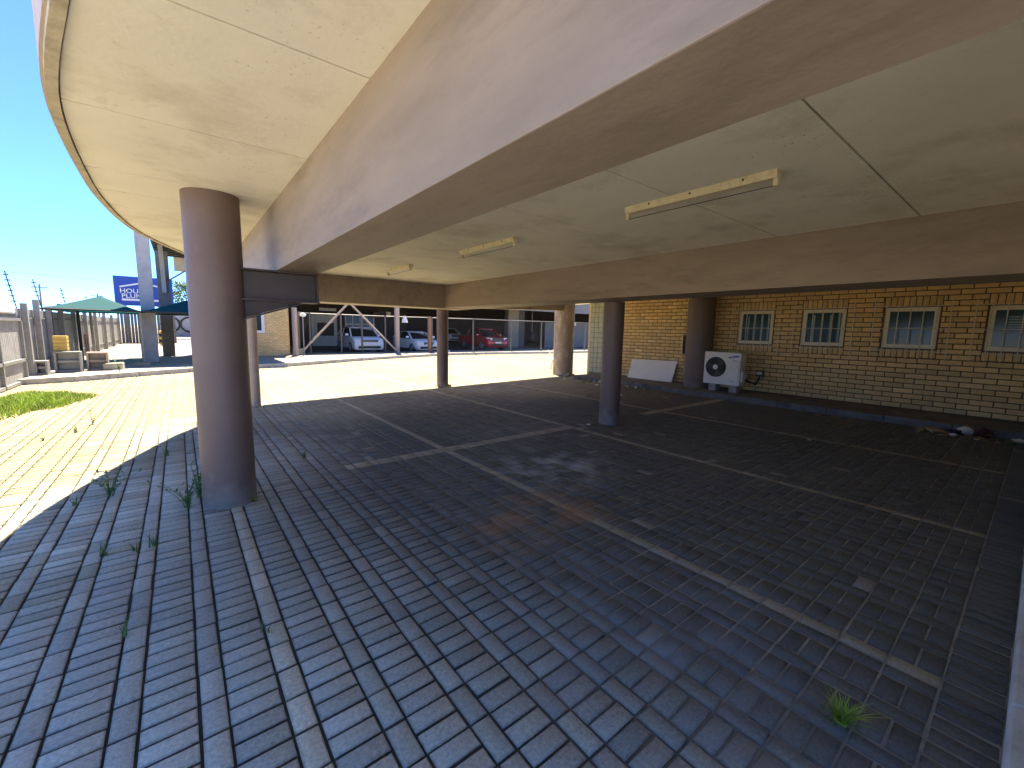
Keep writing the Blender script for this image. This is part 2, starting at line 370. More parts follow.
cc[beige] = cc[beige]*.70 + np.array((.29,.24,.155)); cc[strays & ~beige] = (.31, .28, .24)
cc *= np.clip(rng.normal(1, .065, n), .75, 1.3)[:, None] * (1 + rng.normal(0, .009, (n, 3)))
# tint differs a little from batch to batch of pavers, in big irregular areas
bt = .5 + .5*np.sin(cx*1.1 + 1.7*np.sin(cy*.7)) * np.sin(cy*.9 + 1.3*np.sin(cx*.6+2))
cc *= (.88 + .24*bt)[:, None]
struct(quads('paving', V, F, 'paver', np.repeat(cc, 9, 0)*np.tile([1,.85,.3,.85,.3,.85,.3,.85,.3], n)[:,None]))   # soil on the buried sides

# kerb across the yard and the raised pavement behind it
mb = MB()
for (a, b) in zip(KP[:-1], KP[1:]):
    L_ = math.dist(a, b); n_ = max(1, round(L_/1.0))
    for i in range(n_):
        p = Vector((a[0]+(b[0]-a[0])*i/n_, a[1]+(b[1]-a[1])*i/n_, 0)); q = Vector((a[0]+(b[0]-a[0])*(i+1)/n_, a[1]+(b[1]-a[1])*(i+1)/n_, 0))
        d = (q-p).normalized(); nn = Vector((-d.y, d.x, 0)); p += d*.004; q -= d*.004
        mb.obox((p+q)/2 + nn*.06 + Vector((0,0,.06)), (q-p)/2, nn*.06, Vector((0,0,.092)))
struct(mb.build('kerb', 'kerb', bevel=.012))
poly = [(x, y+.122) for x, y in KP] + [(60,22),(60,26.2),(4.2,26.2),(4.2,110),(-40,110),(-40,16.4)]
struct(MB().prism(poly, -.05, .145).build('pavement', 'concrete'))
# kerb and apron below the brick wall, kerb behind the camera on the right
mb = MB(); y = -.06
while y < 10.3:
    mb.box((10.93, y+.004, -.02), (11.06, min(y+.95, 10.3), .135)); y += .954
struct(mb.build('kerb', 'apron', bevel=.014))
struct(MB().box((11.062,-.07,-.02),(12.44,10.3,.128)).build('apron', 'apron'))
mb = MB(); x = 1.5
while x < 12.4: mb.box((x+.004,-.215,-.02),(min(x+1.2,12.44),-.075,.125)); x += 1.204
struct(mb.build('kerb', 'kerb_w', bevel=.014))
struct(MB().box((1.5,-2.6,-.02),(12.44,-.217,.118)).build('walkway', 'concrete'))

# ------------------------------------------------------------------ the building overhead
bl = thing('office_building', (6,4,0), 'brick office building with taupe beams and columns over the open paved parking undercroft', 'building')
EX = [(-2.6,2.4),(-2,1.75),(-1,.95),(0,.42),(1,.02),(1.8,-.185),(2.3,-.285),(2.8,-.39),(3.3,-.46),(3.8,-.49),(4.4,-.51),(5.2,-.52),(6.06,-.475),(6.6,-.42),(7.03,-.36),(7.5,-.24),(7.9,-.13),(8.34,.02),(8.8,.17),(9.2,.32),(9.7,.52),(10.2,.8),(10.6,1.06),(11.1,1.4),(11.5,1.68),(11.78,1.98),(11.95,3.6),(12.2,6.1),(12.73,11.3),(12.9,13.0)]
EY = np.array([p[0] for p in EX]); EXx = np.array([p[1] for p in EX])
YY = np.concatenate([np.linspace(-2.6, 11.78, 90), np.linspace(11.85, 12.9, 16)])
XX = np.interp(YY, EY, EXx)
for _ in range(3):
    XX[1:-18] = (XX[:-19] + 2*XX[1:-18] + XX[2:-17])/4
def xl(y): return float(np.interp(y, YY, XX))
joints = [-2.6,-1.5,-.33,.85,2.03,3.22,4.43,5.08,6.15,7.3,8.45,9.6,10.75,12.9]
mb = MB()
for a, b in zip(joints[:-1], joints[1:]):
    a += .007; b -= .007
    ys = [a] + [float(y) for y in YY if a+.01 < y < b-.01] + [b]
    left = [(xl(y)+.050, y) for y in ys]
    poly = [(13.0, a), (13.0, b)] + list(reversed(left)) if False else left[::-1] + [(13.0, a), (13.0, b)]
    mb.prism(poly, ZC, ZC+.02)
mb.build('ceiling', 'soffit', bl)
out = [(float(x), float(y)) for x, y in zip(XX, YY)]
mb = MB(); mb.prism([(x+.02, y) for x, y in out[::-1]] + [(13.2,-2.6),(13.2,12.9)], ZC+.024, ZC+.6)
mb.build('roof', 'groove', bl)
# rim strip and fascia following the curved edge
def off(d):
    r = []
    for i in range(len(out)):
        a = out[max(i-1,0)]; b = out[min(i+1,len(out)-1)]; t = Vector((b[0]-a[0], b[1]-a[1])).normalized(); r.append((out[i][0]+t.y*d, out[i][1]-t.x*d))
    return r
o0, o1 = off(0), off(.044)
mb = MB()
rings = [[(p[0],p[1],ZC-.012),(q[0],q[1],ZC-.012+random.uniform(-.005,.004)),(q[0],q[1],ZC+.05),(p[0],p[1],ZC+.05)] for p, q in zip(o0, o1)]
mb.loft(rings); mb.build('rim', 'rim', bl, smooth=40)
om, o2 = off(-.012), off(.1)
mb = MB()
rings = [[(p[0],p[1],ZC+.02),(q[0],q[1],ZC+.02+.032),(q[0],q[1],ZC+.66),(p[0],p[1],ZC+.66)] for p, q in zip(om, o2)]
mb.loft(rings); mb.build('fascia', 'fascia', bl, smooth=40)
MB().box((1.9,-.42,.1),(12.66,-.225,ZC+.02)).build('rear_wall', 'cream', bl)
# beams
MB().box((.75,-1.2,2.18),(1.105,9.70,ZC+.004)).build('beam', 'beam', bl, bevel=.005)
MB().box((5.42,-2.4,2.21),(6.2,9.702,ZC+.004)).build('beam', 'beam', bl, bevel=.005)
MB().box((.75,9.705,2.20),(6.2,10.5,ZC+.004)).build('beam', 'beam', bl, bevel=.005)
d = Vector((5.5,.56,0)).normalized(); nn = Vector((-d.y,d.x,0))*.12
p, q = Vector((6.2,10.86,0)), Vector((11.35,11.38,0))
MB().add([(*(p+nn).xy,2.29),(*(p-nn).xy,2.29),(*(q-nn).xy,2.44),(*(q+nn).xy,2.44),(*(p+nn).xy,ZC),(*(p-nn).xy,ZC),(*(q-nn).xy,ZC),(*(q+nn).xy,ZC)],
         [(0,3,2,1),(4,5,6,7),(0,1,5,4),(1,2,6,5),(2,3,7,6),(3,0,4,7)]).build('beam', 'beam', bl, bevel=.01)
# columns
def column(x, y, r, z0, z1, m='column'):
    rings = []
    for z in (z0-.02, z0+.01, *np.linspace(z0+.3, z1-.3, 6), z1):
        rings.append([(x+r*math.cos(t), y+r*math.sin(t), z) for t in np.linspace(0, 2*math.pi, 56, endpoint=False)])
    return MB().loft(rings).build('column', m, bl, smooth=40)
column(.288, 4.661, .213, 0, ZC+.004)
c2 = column(5.98, 10.84, .165, 0, 2.3); c3 = column(6.15, 4.86, .182, 0, 2.2)
c4 = column(11.6, 11.5, .385, 0, ZC, 'peel'); c4['label'] = 'thick column with peeling white patches'
column(11.95, 6.3, .372, .12, ZC)
MB().cyl((1.155,10.0,-.01),(1.155,10.0,2.21),.095,n=20).build('post', 'pipe', bl, smooth=40)
MB().cyl((1.03,9.99,0),(1.03,9.99,2.21),.03,n=12).build('downpipe', 'white', bl, smooth=40)
MB().cyl((6.21,10.98,0),(6.21,10.98,2.3),.03,n=12).build('downpipe', 'white', bl, smooth=40)
# concrete collars at the feet
for (x, y, r) in ((5.98,10.84,.165),(11.6,11.5,.385)):
    for k in range(7):
        t = 3.3 + .4*k; mb = MB(); mb.ell((x+(r+.03)*math.cos(t), y+(r+.03)*math.sin(t), .01), .07*random.uniform(.5,1.3), .06, .05*random.uniform(.5,1.2), 7, 4, .25)
        mb.build('mortar_lump', 'concrete', bl)
# steel bracket under the main beam
mb = MB(); ya, yb = 4.5, 4.7; ym = 4.6
mb.box((.46,ya,2.163),(1.115,yb,2.178)); mb.box((.46,ya,1.893),(1.115,yb,1.908)); mb.box((.46,ym-.006,1.908),(1.10,ym+.006,2.163))
mb.box((1.094,ya+.006,1.909),(1.108,yb-.006,2.162))
mb.prismy([(.46,1.73),(.95,1.892),(.46,1.892)], ym-.005, ym+.005)
mb.add([(.47,ya+.01,1.715),(.47,yb-.01,1.715),(.955,yb-.01,1.877),(.955,ya+.01,1.877),(.47,ya+.01,1.729),(.47,yb-.01,1.729),(.955,yb-.01,1.891),(.955,ya+.01,1.891)],
       [(0,1,2,3),(7,6,5,4),(0,3,7,4),(1,5,6,2),(0,4,5,1),(3,2,6,7)])
br = mb.build('steel_bracket', 'steel', bl, bevel=.002)
# brick wall with four windows; u = y, v = z, facing -x
WX = 12.45
wins = [(4.57,5.45,1.43,2.33),(3.02,3.90,1.44,2.33),(1.44,2.32,1.45,2.33),(-.12,.76,1.45,2.33)]
def brickwork(u0, u1, v0, v1, holes, L_, Hc, soldier=True):
    r = []; course = 0; v = v0
    zones = []
    for (a, b, c, d) in holes:
        zones.append((a-.02, b+.02, c-(.2 if soldier else .02), d+(.23 if soldier else .02)))
    while v < v1-.02:
        t = min(v+Hc, v1); segs = [(u0, u1)]
        for (a, b, c, d) in zones:
            if t > c+.015 and v < d-.015:
                ns = []
                for (p, q) in segs:
                    if b <= p or a >= q: ns.append((p, q)); continue
                    if p < a: ns.append((p, a))
                    if q > b: ns.append((b, q))
                segs = ns
        off_ = (course % 2)*L_/2
        for (p, q) in segs:
            u = math.floor((p-u0-off_)/L_)*L_ + u0 + off_
            while u < q:
                a, b = max(u, p), min(u+L_, q)
                if b-a > .04: r.append((a+.0095, b-.0095, v+.0095, t-.0095))
                u += L_
        v += Hc; course += 1
    if soldier:
        for (a, b, c, d) in holes:
            n_ = 9; s_ = (b-a+.04)/n_
            for i in range(n_):
                u = a-.02+i*s_; r.append((u+.007, u+s_-.007, d+.015, d+.225)); r.append((u+.007, u+s_-.007, c-.195, c-.02))
    return np.array(r)
def bricks(name, r, O, U, Vv, Nn, parent, base, sd=.16):
    V, F = slabs(r, O, U, Vv, Nn, .05, .006, .006, .0015, .01); n = len(r)
    c = np.tile(np.array(base), (n,1))*np.clip(rng.normal(1, sd, n), .5, 1.4)[:,None]*(1+rng.normal(0,.015,(n,3)))
    return quads(name, V, F, 'brick', np.repeat(c, 9, 0), parent)
r = brickwork(-2.5, 9.75, .13, ZC, wins, .335, .1106)
bw = bricks('brick_wall', r, (WX,0,0), (0,1,0), (0,0,1), (-1,0,0), bl, (.73,.50,.225), .08)
mb = MB()
ys = sorted({-2.6, 9.76} | {w_[0] for w_ in wins} | {w_[1] for w_ in wins})
for a, b in zip(ys[:-1], ys[1:]):
    h = [w_ for w_ in wins if abs(w_[0]-a) < 1e-6]
    if h: mb.box((WX+.012,a,0),(WX+.22,b,h[0][2])); mb.box((WX+.012,a,h[0][3]),(WX+.22,b,ZC))
    else: mb.box((WX+.012,a,0),(WX+.22,b,ZC))
mb.build('mortar', 'mortar', bw)
# glass block panel at the end of the wall
mb = MB(); z = .13
while z < ZC-.05:
    y = 9.78
    while y < 10.9: mb.box((WX-.01,y+.008,z+.008),(WX+.07,y+.182,z+.182)); y += .19
    z += .19
gp = mb.build('glass_block_panel', 'glassblock', bl, bevel=.012)
MB().box((WX+.01,9.77,0),(WX+.05,10.94,ZC)).build('grout', 'concrete', gp)
MB().box((WX+.08,10.98,0),(20,11.1,ZC)).build('side_wall', 'cream', bl)
# windows
def window(a, b, c, d, i):
    f = MB(); x0, x1 = WX+.035, WX+.09; t = .085
    f.box((x0,a,c),(x1,a+t,d)); f.box((x0,b-t,c),(x1,b,d)); f.box((x0,a+t,d-t),(x1,b-t,d)); f.box((x0,a+t,c),(x1,b-t,c+t))
    fr = f.build('window', 'frame', bl, bevel=.008)
    MB().box((WX+.065,a+t,c+t),(WX+.071,b-t,d-t)).build('pane', 'pane', fr)
    m = MB()
    if i == 2:
        m.box((WX+.060,a+t+.02,c+.42),(WX+.063,b-t-.02,c+.45))
    elif i == 3:
        m.box((WX+.060,a+.30,c+t),(WX+.05,a+.33,d-t)); m.box((WX+.060,a+t,c+.36),(WX+.05,b-t,c+.385))
        for k in range(5): m.box((WX+.060,a+.4,c+.45+k*.05),(WX+.063,a+.62,c+.475+k*.05))
    else:
        for k in range(4): m.box((WX+.060,a+t+.03+k*.17,c+t+.01),(WX+.063,a+t+.07+k*.17,d-t-.05*(k % 2)))
    m.build('curtain', 'curtain', fr)
    s = MB().box((WX-.015,a-.02,c-.03),(WX+.05,b+.02,c-.004)).build('sill', 'darkgrille', fr)
    g_ = MB(); xb = WX-.075
    for k in range(7):
        y = a-.17+k*(b-a+.34)/6
        g_.tube([(WX+.01,y,d+.15),(xb+.02,y,d+.15),(xb,y,d+.12),(xb,y,c-.17),(xb+.02,y,c-.20),(WX+.01,y,c-.2)], .009, 5)
    for z in (d+.02, (c+d)/2-.02, c-.06): g_.cyl((xb-.012,a-.2,z),(xb-.012,b+.2,z),.008,n=5)
    g_.build('burglar_bars', 'bar', fr)
for i, w_ in enumerate(wins): window(*w_, i)

# ------------------------------------------------------------------ fittings under the roof
def batten(x, y0, y1, label):
    t = thing('fluorescent_batten', (x, (y0+y1)/2, ZC), label, 'ceiling light', 'tubeless light battens on the ceiling')
    m = MB(); w2 = .035
    m.prismy([(x-w2-.012,ZC-.001),(x-w2,ZC-.055),(x+w2,ZC-.055),(x+w2+.012,ZC-.001)], y0, y1); m.build('channel', 'lampmetal', t, bevel=.003)
    for y in (y0, y1-.03):
        MB().box((x-.02,y,ZC-.105),(x+.02,y+.03,ZC-.056)).build('lamp_holder', 'lampmetal', t, bevel=.004)
    MB().cyl((x,y0+.02,ZC-.098),(x,y1-.02,ZC-.098),.003,n=5).build('wire', 'dark', t)
    for y in (y0+.22, (y0+y1)/2, y1-.25): MB().cyl((x-.047,y,ZC-.02),(x-.037,y,ZC-.022),.008,n=6).build('screw', 'dark', t)
batten(3.27, 1.25, 2.49, 'largest and nearest cream light batten without tube on the right ceiling')
batten(3.27, 4.12, 5.36, 'middle cream light batten without tube on the ceiling')
batten(3.27, 7.06, 8.1, 'farthest and smallest light batten on the ceiling near the cross beam')

ac = thing('air_conditioner', (11.6,5.4,.13), 'white outdoor air conditioner unit on blocks beside the thick column', 'air conditioner')
ax0, ay0, ay1, az0, az1 = 11.45, 4.88, 5.85, .32, 1.20
MB().box((ax0,ay0,az0),(ax0+.34,ay1,az1)).build('casing', 'offwhite', ac, bevel=.02)
cyf, czf, rf = 5.52, .79, .275
m = MB(); m.cyl((ax0+.002,cyf,czf),(ax0-.006,cyf,czf),rf,n=40); m.build('fan_opening', 'dark', ac)
m = MB()
for k in range(1, 9):
    rr = rf*k/8.2; m.tube([(ax0-.02+.006*(k/8)**2,cyf+rr*math.cos(t),czf+rr*math.sin(t)) for t in np.linspace(0, 2*math.pi, 33)], .0055, 4)
for k in range(24):
    t = 2*math.pi*k/24; m.cyl((ax0-.018,cyf+.06*math.cos(t),czf+.06*math.sin(t)),(ax0-.012,cyf+rf*math.cos(t),czf+rf*math.sin(t)),.0035,n=4)
gr = m.build('fan_grille', 'darkgrille', ac)
MB().cyl((ax0-.005,cyf,czf),(ax0-.03,cyf,czf),.066,n=20).build('hub', 'offwhite', gr, smooth=40)
m = MB()
for k in range(3):
    t0 = k*2.094
    m.add([(ax0-.008,cyf+.05*math.cos(t0),czf+.05*math.sin(t0)),(ax0-.01,cyf+.27*math.cos(t0-.3),czf+.27*math.sin(t0-.3)),(ax0-.007,cyf+.27*math.cos(t0+.5),czf+.27*math.sin(t0+.5)),(ax0-.0075,cyf+.06*math.cos(t0+.9),czf+.06*math.sin(t0+.9))],[(0,1,2,3)])
m.build('fan_blades', 'darkgrille', ac)
m = MB()                                     # slanted blue oval badge
pts = [(5.06+.145*math.cos(t), 1.085+.032*math.sin(t)+.022*-math.cos(t)) for t in np.linspace(0, 2*math.pi, 28, endpoint=False)]
m.add([(ax0-.004,y,z) for y, z in pts], [tuple(range(28))]); lg = m.build('badge', 'blue', ac)
def text(s, size, name, m, parent, O, U, Vv, Nn, depth=.002, align='LEFT'):
    c = bpy.data.curves.new(name, 'FONT'); c.body = s; c.size = size; c.extrude = depth; c.align_x = align; c.offset = size*.012
    o = bpy.data.objects.new(name, c); COL.objects.link(o); dg = bpy.context.evaluated_depsgraph_get(); dg.update()
    me = bpy.data.meshes.new_from_object(o.evaluated_get(dg)); bpy.data.objects.remove(o)
    o = bpy.data.objects.new(name, me); COL.objects.link(o); me.materials.clear(); me.materials.append(M[m])
    T = Matrix((U, Vv, Nn)).transposed().to_4x4(); T.translation = Vector(O) - (ORG[parent.name]); me.transform(T)
    o.parent = parent; ORG[o.name] = ORG[parent.name]; return o
text('SAMSUNG', .042, 'lettering', 'white', lg, (ax0-.006,5.165,1.066), (0,-1,0), (0,0.0,1), (-1,0,0), .001)
m = MB()
for k in range(3): m.box((ax0-.002,5.10-.1*(k > 1),.99-.02*k),(ax0+.01,4.96,.996-.02*k))
m.box((ax0-.002,5.14,.43),(ax0+.01,5.0,.438)); m.box((ax0-.003,4.915,.43),(ax0+.01,4.921,1.0)); m.build('panel_marks', 'darkgrille', ac)
MB().box((ax0+.08,ay0-.05,.42),(ax0+.3,ay0+.01,.72)).build('valve_cover', 'offwhite', ac, bevel=.01)
for y in (5.05, 5.6): MB().box((ax0+.04,y-.1,.132),(ax0+.3,y+.1,.317)).build('foot', 'stone', ac, bevel=.01)
m = MB(); m.tube([(ax0+.2,4.85,.5),(ax0+.4,4.75,.42),(ax0+.6,4.72,.35),(ax0+.8,4.74,.42),(ax0+.95,4.76,.55)], .02, 8); m.build('hose', 'dark', ac, smooth=40)
ib = thing('isolator_box', (12.4,4.72,.62), 'small grey isolator switch box on the brick wall beside the air conditioner', 'switch box')
MB().box((12.37,4.66,.55),(12.449,4.86,.72)).build('box', 'darkgrille', ib, bevel=.008); MB().box((12.355,4.7,.6),(12.372,4.83,.68)).build('cover', 'white', ib, bevel=.004)
mbx = thing('meter_box', (12.4,7.05,1.1), 'narrow open meter box on the bright brick wall left of the thick column', 'meter box')
MB().box((12.36,6.98,1.05),(12.448,7.03,1.62)).build('box', 'dark', mbx); MB().box((12.31,7.03,1.04),(12.448,7.05,1.63)).build('lid', 'frame', mbx)
# white board leaning on the wall
m = MB(); m.add([(12.13,7.21,.14),(12.13,8.88,.135),(12.41,8.93,.75),(12.41,7.22,.80),(12.152,7.21,.13),(12.152,8.88,.127),(12.436,8.93,.742),(12.436,7.22,.792)],
    [(3,2,1,0),(4,5,6,7),(0,1,5,4),(1,2,6,5),(2,3,7,6),(3,0,4,7)])
tag(m.build('board', 'board', bevel=.003), 'large white board leaning against the brick wall left of the air conditioner', 'board')

# ------------------------------------------------------------------ litter, rubble, weeds, grass
def scrap(name, loc, size, m, label, cat, group=None, flat=.4):
    b = MB(); b.ell((loc[0],loc[1],loc[2]+size*flat*.45), size*.6, size*.45, size*flat*.5, 8, 5, .35)
    return tag(b.build(name, m), label, cat, group)
scrap('litter_piece', (10.55,1.25,0), .13, 'card', 'crumpled brown cardboard scrap at the left end of the kerb litter', 'litter')
scrap('cardboard_scrap', (10.62,1.08,0), .34, 'card', 'torn tan cardboard lying against the kerb below the second window from right', 'cardboard', flat=.2)
scrap('rag', (10.7,.83,0), .2, 'navy', 'dark rag on the kerb beside the white paper bag', 'rag')
scrap('paper_bag', (10.8,.72,0), .2, 'paper', 'white paper bag crumpled against the kerb under the windows', 'bag', flat=.7)
scrap('plastic_bag', (10.8,.5,0), .27, 'maroon', 'maroon plastic bag lying against the kerb next to white bag', 'bag', flat=.6)
scrap('paper_scrap', (10.45,.83,0), .12, 'paper', 'small white scrap on the paving in front of the dark rag', 'litter')
scrap('plastic_wrapper', (10.45,.18,0), .2, 'greenp', 'green plastic wrapper among the litter at the right edge', 'litter', flat=.3)
scrap('paper_sheet', (10.7,.1,0), .22, 'paper', 'large white paper among the litter at the right edge', 'litter', flat=.3)
for k in range(16):
    scrap('litter_piece', (10.2+random.uniform(0,.6), random.uniform(-.02,1.3), 0), random.uniform(.04,.1), random.choice(['paper','card','card','stone']), 'small scrap of litter scattered beside the kerb under the windows', 'litter', 'small scraps beside the kerb', .25)
scrap('paper_scrap', (7.9,2.2,0), .07, 'paper', 'thin white scrap lying alone on the dark paving before the kerb', 'litter', flat=.2)
for (x, y, s, mm) in ((10.2,8.6,.13,'paper'),(9.2,6.9,.08,'paper'),(5.7,4.95,.07,'paper')):
    scrap('paper_scrap', (x,y,0), s, mm, {10.2:'white paper scrap near the thick peeling column',9.2:'white paper bit lying before the leaning white board',5.7:'white crumb of paper at the foot of the slim middle column'}[x], 'litter', flat=.4)
for k in range(26):
    t = random.random(); scrap('rubble_piece', (10.86-.5*random.random()**2, 7+t*3.4, 0), random.uniform(.04,.13), random.choice(['stone','stone','paper','concrete']), 'small broken rubble along the kerb between peeling column and white board', 'rubble', 'rubble along the kerb', .6)
scrap('loose_stone', (11.35,11.02,.0), .3, 'concrete', 'lump of pale rubble at the foot of the peeling column', 'rubble')

def weed(x, y, h, nb, label, spread=.6, leafy=True, wd=.006, z=0, m='leaf'):
    mt = m
    m = MB()
    for k in range(nb):
        t = random.uniform(0, 6.28); L_ = h*random.uniform(.55,1.1); lean = random.uniform(.15,spread)
        px, py = x+random.uniform(-.02,.02), y+random.uniform(-.02,.02); P = []
        for i in range(6):
            s_ = i/5; P.append(Vector((px+math.cos(t)*L_*lean*s_**1.5, py+math.sin(t)*L_*lean*s_**1.5, z+L_*s_*(1-.25*lean*s_))))
        side = Vector((-math.sin(t), math.cos(t), 0))
        for i in range(5):
            w0, w1 = wd*(1-i/5*.8), wd*(1-(i+1)/5*.8)
            m.add([P[i]-side*w0, P[i]+side*w0, P[i+1]+side*w1, P[i+1]-side*w1], [(0,1,2,3)])
        if leafy:
            for i in range(1, 6):
                for q in range(3):
                    d = Vector((random.uniform(-1,1), random.uniform(-1,1), random.uniform(-.1,.9))).normalized(); l_ = h*random.uniform(.08,.16)
                    s2 = d.cross(Vector((0,0,1))).normalized()*l_*.2; c = P[i]
                    m.add([c, c+d*l_*.5+s2, c+d*l_, c+d*l_*.5-s2], [(0,1,2,3)])
    return tag(m.build('weed', mt, origin=(x,y,z)), label, 'weed')
weed(-.04, 4.70, .30, 13, 'bushy dark weed at the left foot of the nearest column', .9)
weed(.05, 4.93, .34, 9, 'weed growing tight against the left side of the nearest column', .4)
weed(-.62, 5.43, .32, 12, 'tall sprawling weed at the shadow edge left of the nearest column', .9)
weed(-.22, 6.75, .15, 6, 'small weed just inside the curved shadow edge behind the nearest column', .5)
weed(-.86, 5.35, .1, 5, 'low weed in the joint left of the tall sprawling weed', .9)
weed(-.53, 4.03, .09, 7, 'low weed tuft left of two tufts in front of the nearest column', .9)
weed(-.36, 3.98, .07, 5, 'tiny weed sprigs between two tufts in the paving joint', .9)
weed(-.26, 4.0, .1, 7, 'low weed tuft right of the tiny sprigs before the nearest column', .9)
weed(-.34, 2.88, .09, 4, 'single small weed in a joint at the lower left of the paving', .5)
weed(.262, 2.47, .07, 4, 'tiny weed beside the near beige paver line', .6)
weed(1.15, 5.7, .12, 7, 'small weed in the shaded paving right behind the nearest column', .7)
weed(.46, 4.5, .07, 8, 'low dark weed at the right foot of the nearest column', .9)
weed(2.16, .37, .105, 150, 'bright green grass tuft in the paving at the lower right', 1.4, False, .003, m='grass')
weed(-1.33, 8.95, .12, 10, 'dry low weed on the sunlit paving before the grass patch', 1.2)
weed(-1.6, 8.6, .09, 8, 'flat dry weed left on the sunlit paving', 1.3)
weed(-1.22, 9.6, .3, 3, 'thin tall dry weed stalk on the sunlit paving', .3)
weed(-1.55, 17.9, .5, 6, 'tall thin weed growing on the kerb before the shade nets', .6, True, .006, .14)
weed(.1, 18.6, .16, 6, 'small weed on the kerb below the right shade net', .8, True, .006, .14)
V = []; F = []; k = 0
for i in range(6500):
    a = random.uniform(0, 6.283); rr = math.sqrt(random.random()); rag = 1+.16*math.sin(3*a+1)+.1*math.sin(7*a); x = -2.42+.74*rr*rag*math.cos(a)-.12*random.random(); y = 12.75+1.75*rr*rag*math.sin(a)
    if x < -3.2: continue
    h = random.uniform(.05,.17)*(1.1-.7*rr**2); t = random.uniform(0, 6.28); lx, ly = math.cos(t), math.sin(t); wv = .006; b = h*random.uniform(.1,.7)
    V += [(x-ly*wv,y+lx*wv,0),(x+ly*wv,y-lx*wv,0),(x+lx*b*.4+ly*wv*.7,y+ly*b*.4-lx*wv*.7,h*.6),(x+lx*b*.4-ly*wv*.7,y+ly*b*.4+lx*wv*.7,h*.6),(x+lx*b,y+ly*b,h),(x+lx*b+.001,y+ly*b,h)]
    F += [(k,k+1,k+2,k+3),(k+3,k+2,k+5,k+4)]; k += 6
gp_ = quads('grass', np.array(V), np.array(F), 'grass'); gp_['kind'] = 'stuff'

# ------------------------------------------------------------------ far yard: sheds, fence, cars
ZP = .15
sh = thing('warehouse', (16,34,ZP), 'dark open fronted warehouse with grey sheet fascia and cars parked inside', 'building')
MB().box((4.3,27,4.6),(60,47,4.75)).build('roof', 'shed', sh)
m = MB(); x = 4.3
while x < 60: m.add([(x,27,3.32),(x+.1,26.95,3.32),(x+.2,26.95,3.32),(x+.3,27,3.32),(x,27,4.62),(x+.1,26.95,4.62),(x+.2,26.95,4.62),(x+.3,27,4.62)],[(0,1,5,4),(1,2,6,5),(2,3,7,6)]); x += .3
m.build('fascia', 'shed', sh)
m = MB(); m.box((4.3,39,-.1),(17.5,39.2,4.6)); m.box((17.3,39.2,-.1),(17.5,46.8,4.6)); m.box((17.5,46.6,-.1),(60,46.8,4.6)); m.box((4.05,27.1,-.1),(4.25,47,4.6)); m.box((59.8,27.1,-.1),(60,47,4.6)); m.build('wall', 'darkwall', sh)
MB().box((4.2,26.2,-.2),(60,46.6,.004)).build('floor', 'shedfloor', sh)
dr = MB().box((8.9,38.93,0),(10.95,38.99,2.75)).build('roller_door', 'shutter', sh)
m = MB()
for i in range(6): m.box((8.9+i*.41-.02,38.90,.15),(8.9+i*.41+.02,38.93,2.75))
for i in range(7): m.box((8.9,38.895,.15+i*.4),(10.95,38.925,.18+i*.4))
m.build('door_ribs', 'frame', dr)
MB().box((9.35,38.86,.9),(10.7,38.89,2.0)).build('door_opening', 'darkwall', dr)
wd_ = MB().box((11.7,38.93,1.15),(14.3,38.99,2.75)).build('window', 'pane', sh)
m = MB()
for i in range(5): m.box((11.7+i*.64-.05,38.88,1.15),(11.7+i*.64+.05,38.93,2.75))
for z in (1.1, 1.9, 2.7): m.box((11.65,38.87,z),(14.36,38.925,z+.09))
m.build('window_bars', 'shutter', wd_)
MB().box((13.6,38.84,1.2),(14.3,38.868,2.0)).build('notice_board', 'cream', sh)
MB().box((9.5,38.7,3.02),(10.9,38.78,3.28)).build('sign_board', 'white', sh)
MB().box((25.2,32.6,0),(26.5,33.2,4.6)).build('pillar', 'concrete', sh)
MB().box((26.6,33.0,0),(27.6,34.2,4.6)).build('pillar', 'darkgrille', sh)
m = MB(); m.box((33.3,31.9,2.3),(34.0,31.98,2.7)); m.build('sign_board', 'white', sh)
m = MB(); m.box((29.5,32,0),(46,32.2,2.55)); m.build('inner_wall', 'shed', sh)
sp = thing('wall_speaker', (14.0,36.3,2.7), 'cream box lamp with dark round lens on the warehouse wall above the white cars', 'lamp')
MB().box((14.2,36.3,2.62),(14.85,38.9,3.08)).build('housing', 'cream', sp); MB().cyl((14.2,36.32,2.86),(14.2,36.2,2.86),.24,n=16).build('lens', 'dark', sp)

hb = thing('hanging_bag', (26.0,30.0,.8), 'black bulky bag hanging on a long pale cable in the warehouse', 'bag')
MB().ell((26.0,30,1.15),.36,.36,.45,10,6,.12).build('bag', 'dark', hb); MB().cyl((26.0,30,1.5),(26.0,30,4.59),.025,n=6).build('cable', 'galv', hb)

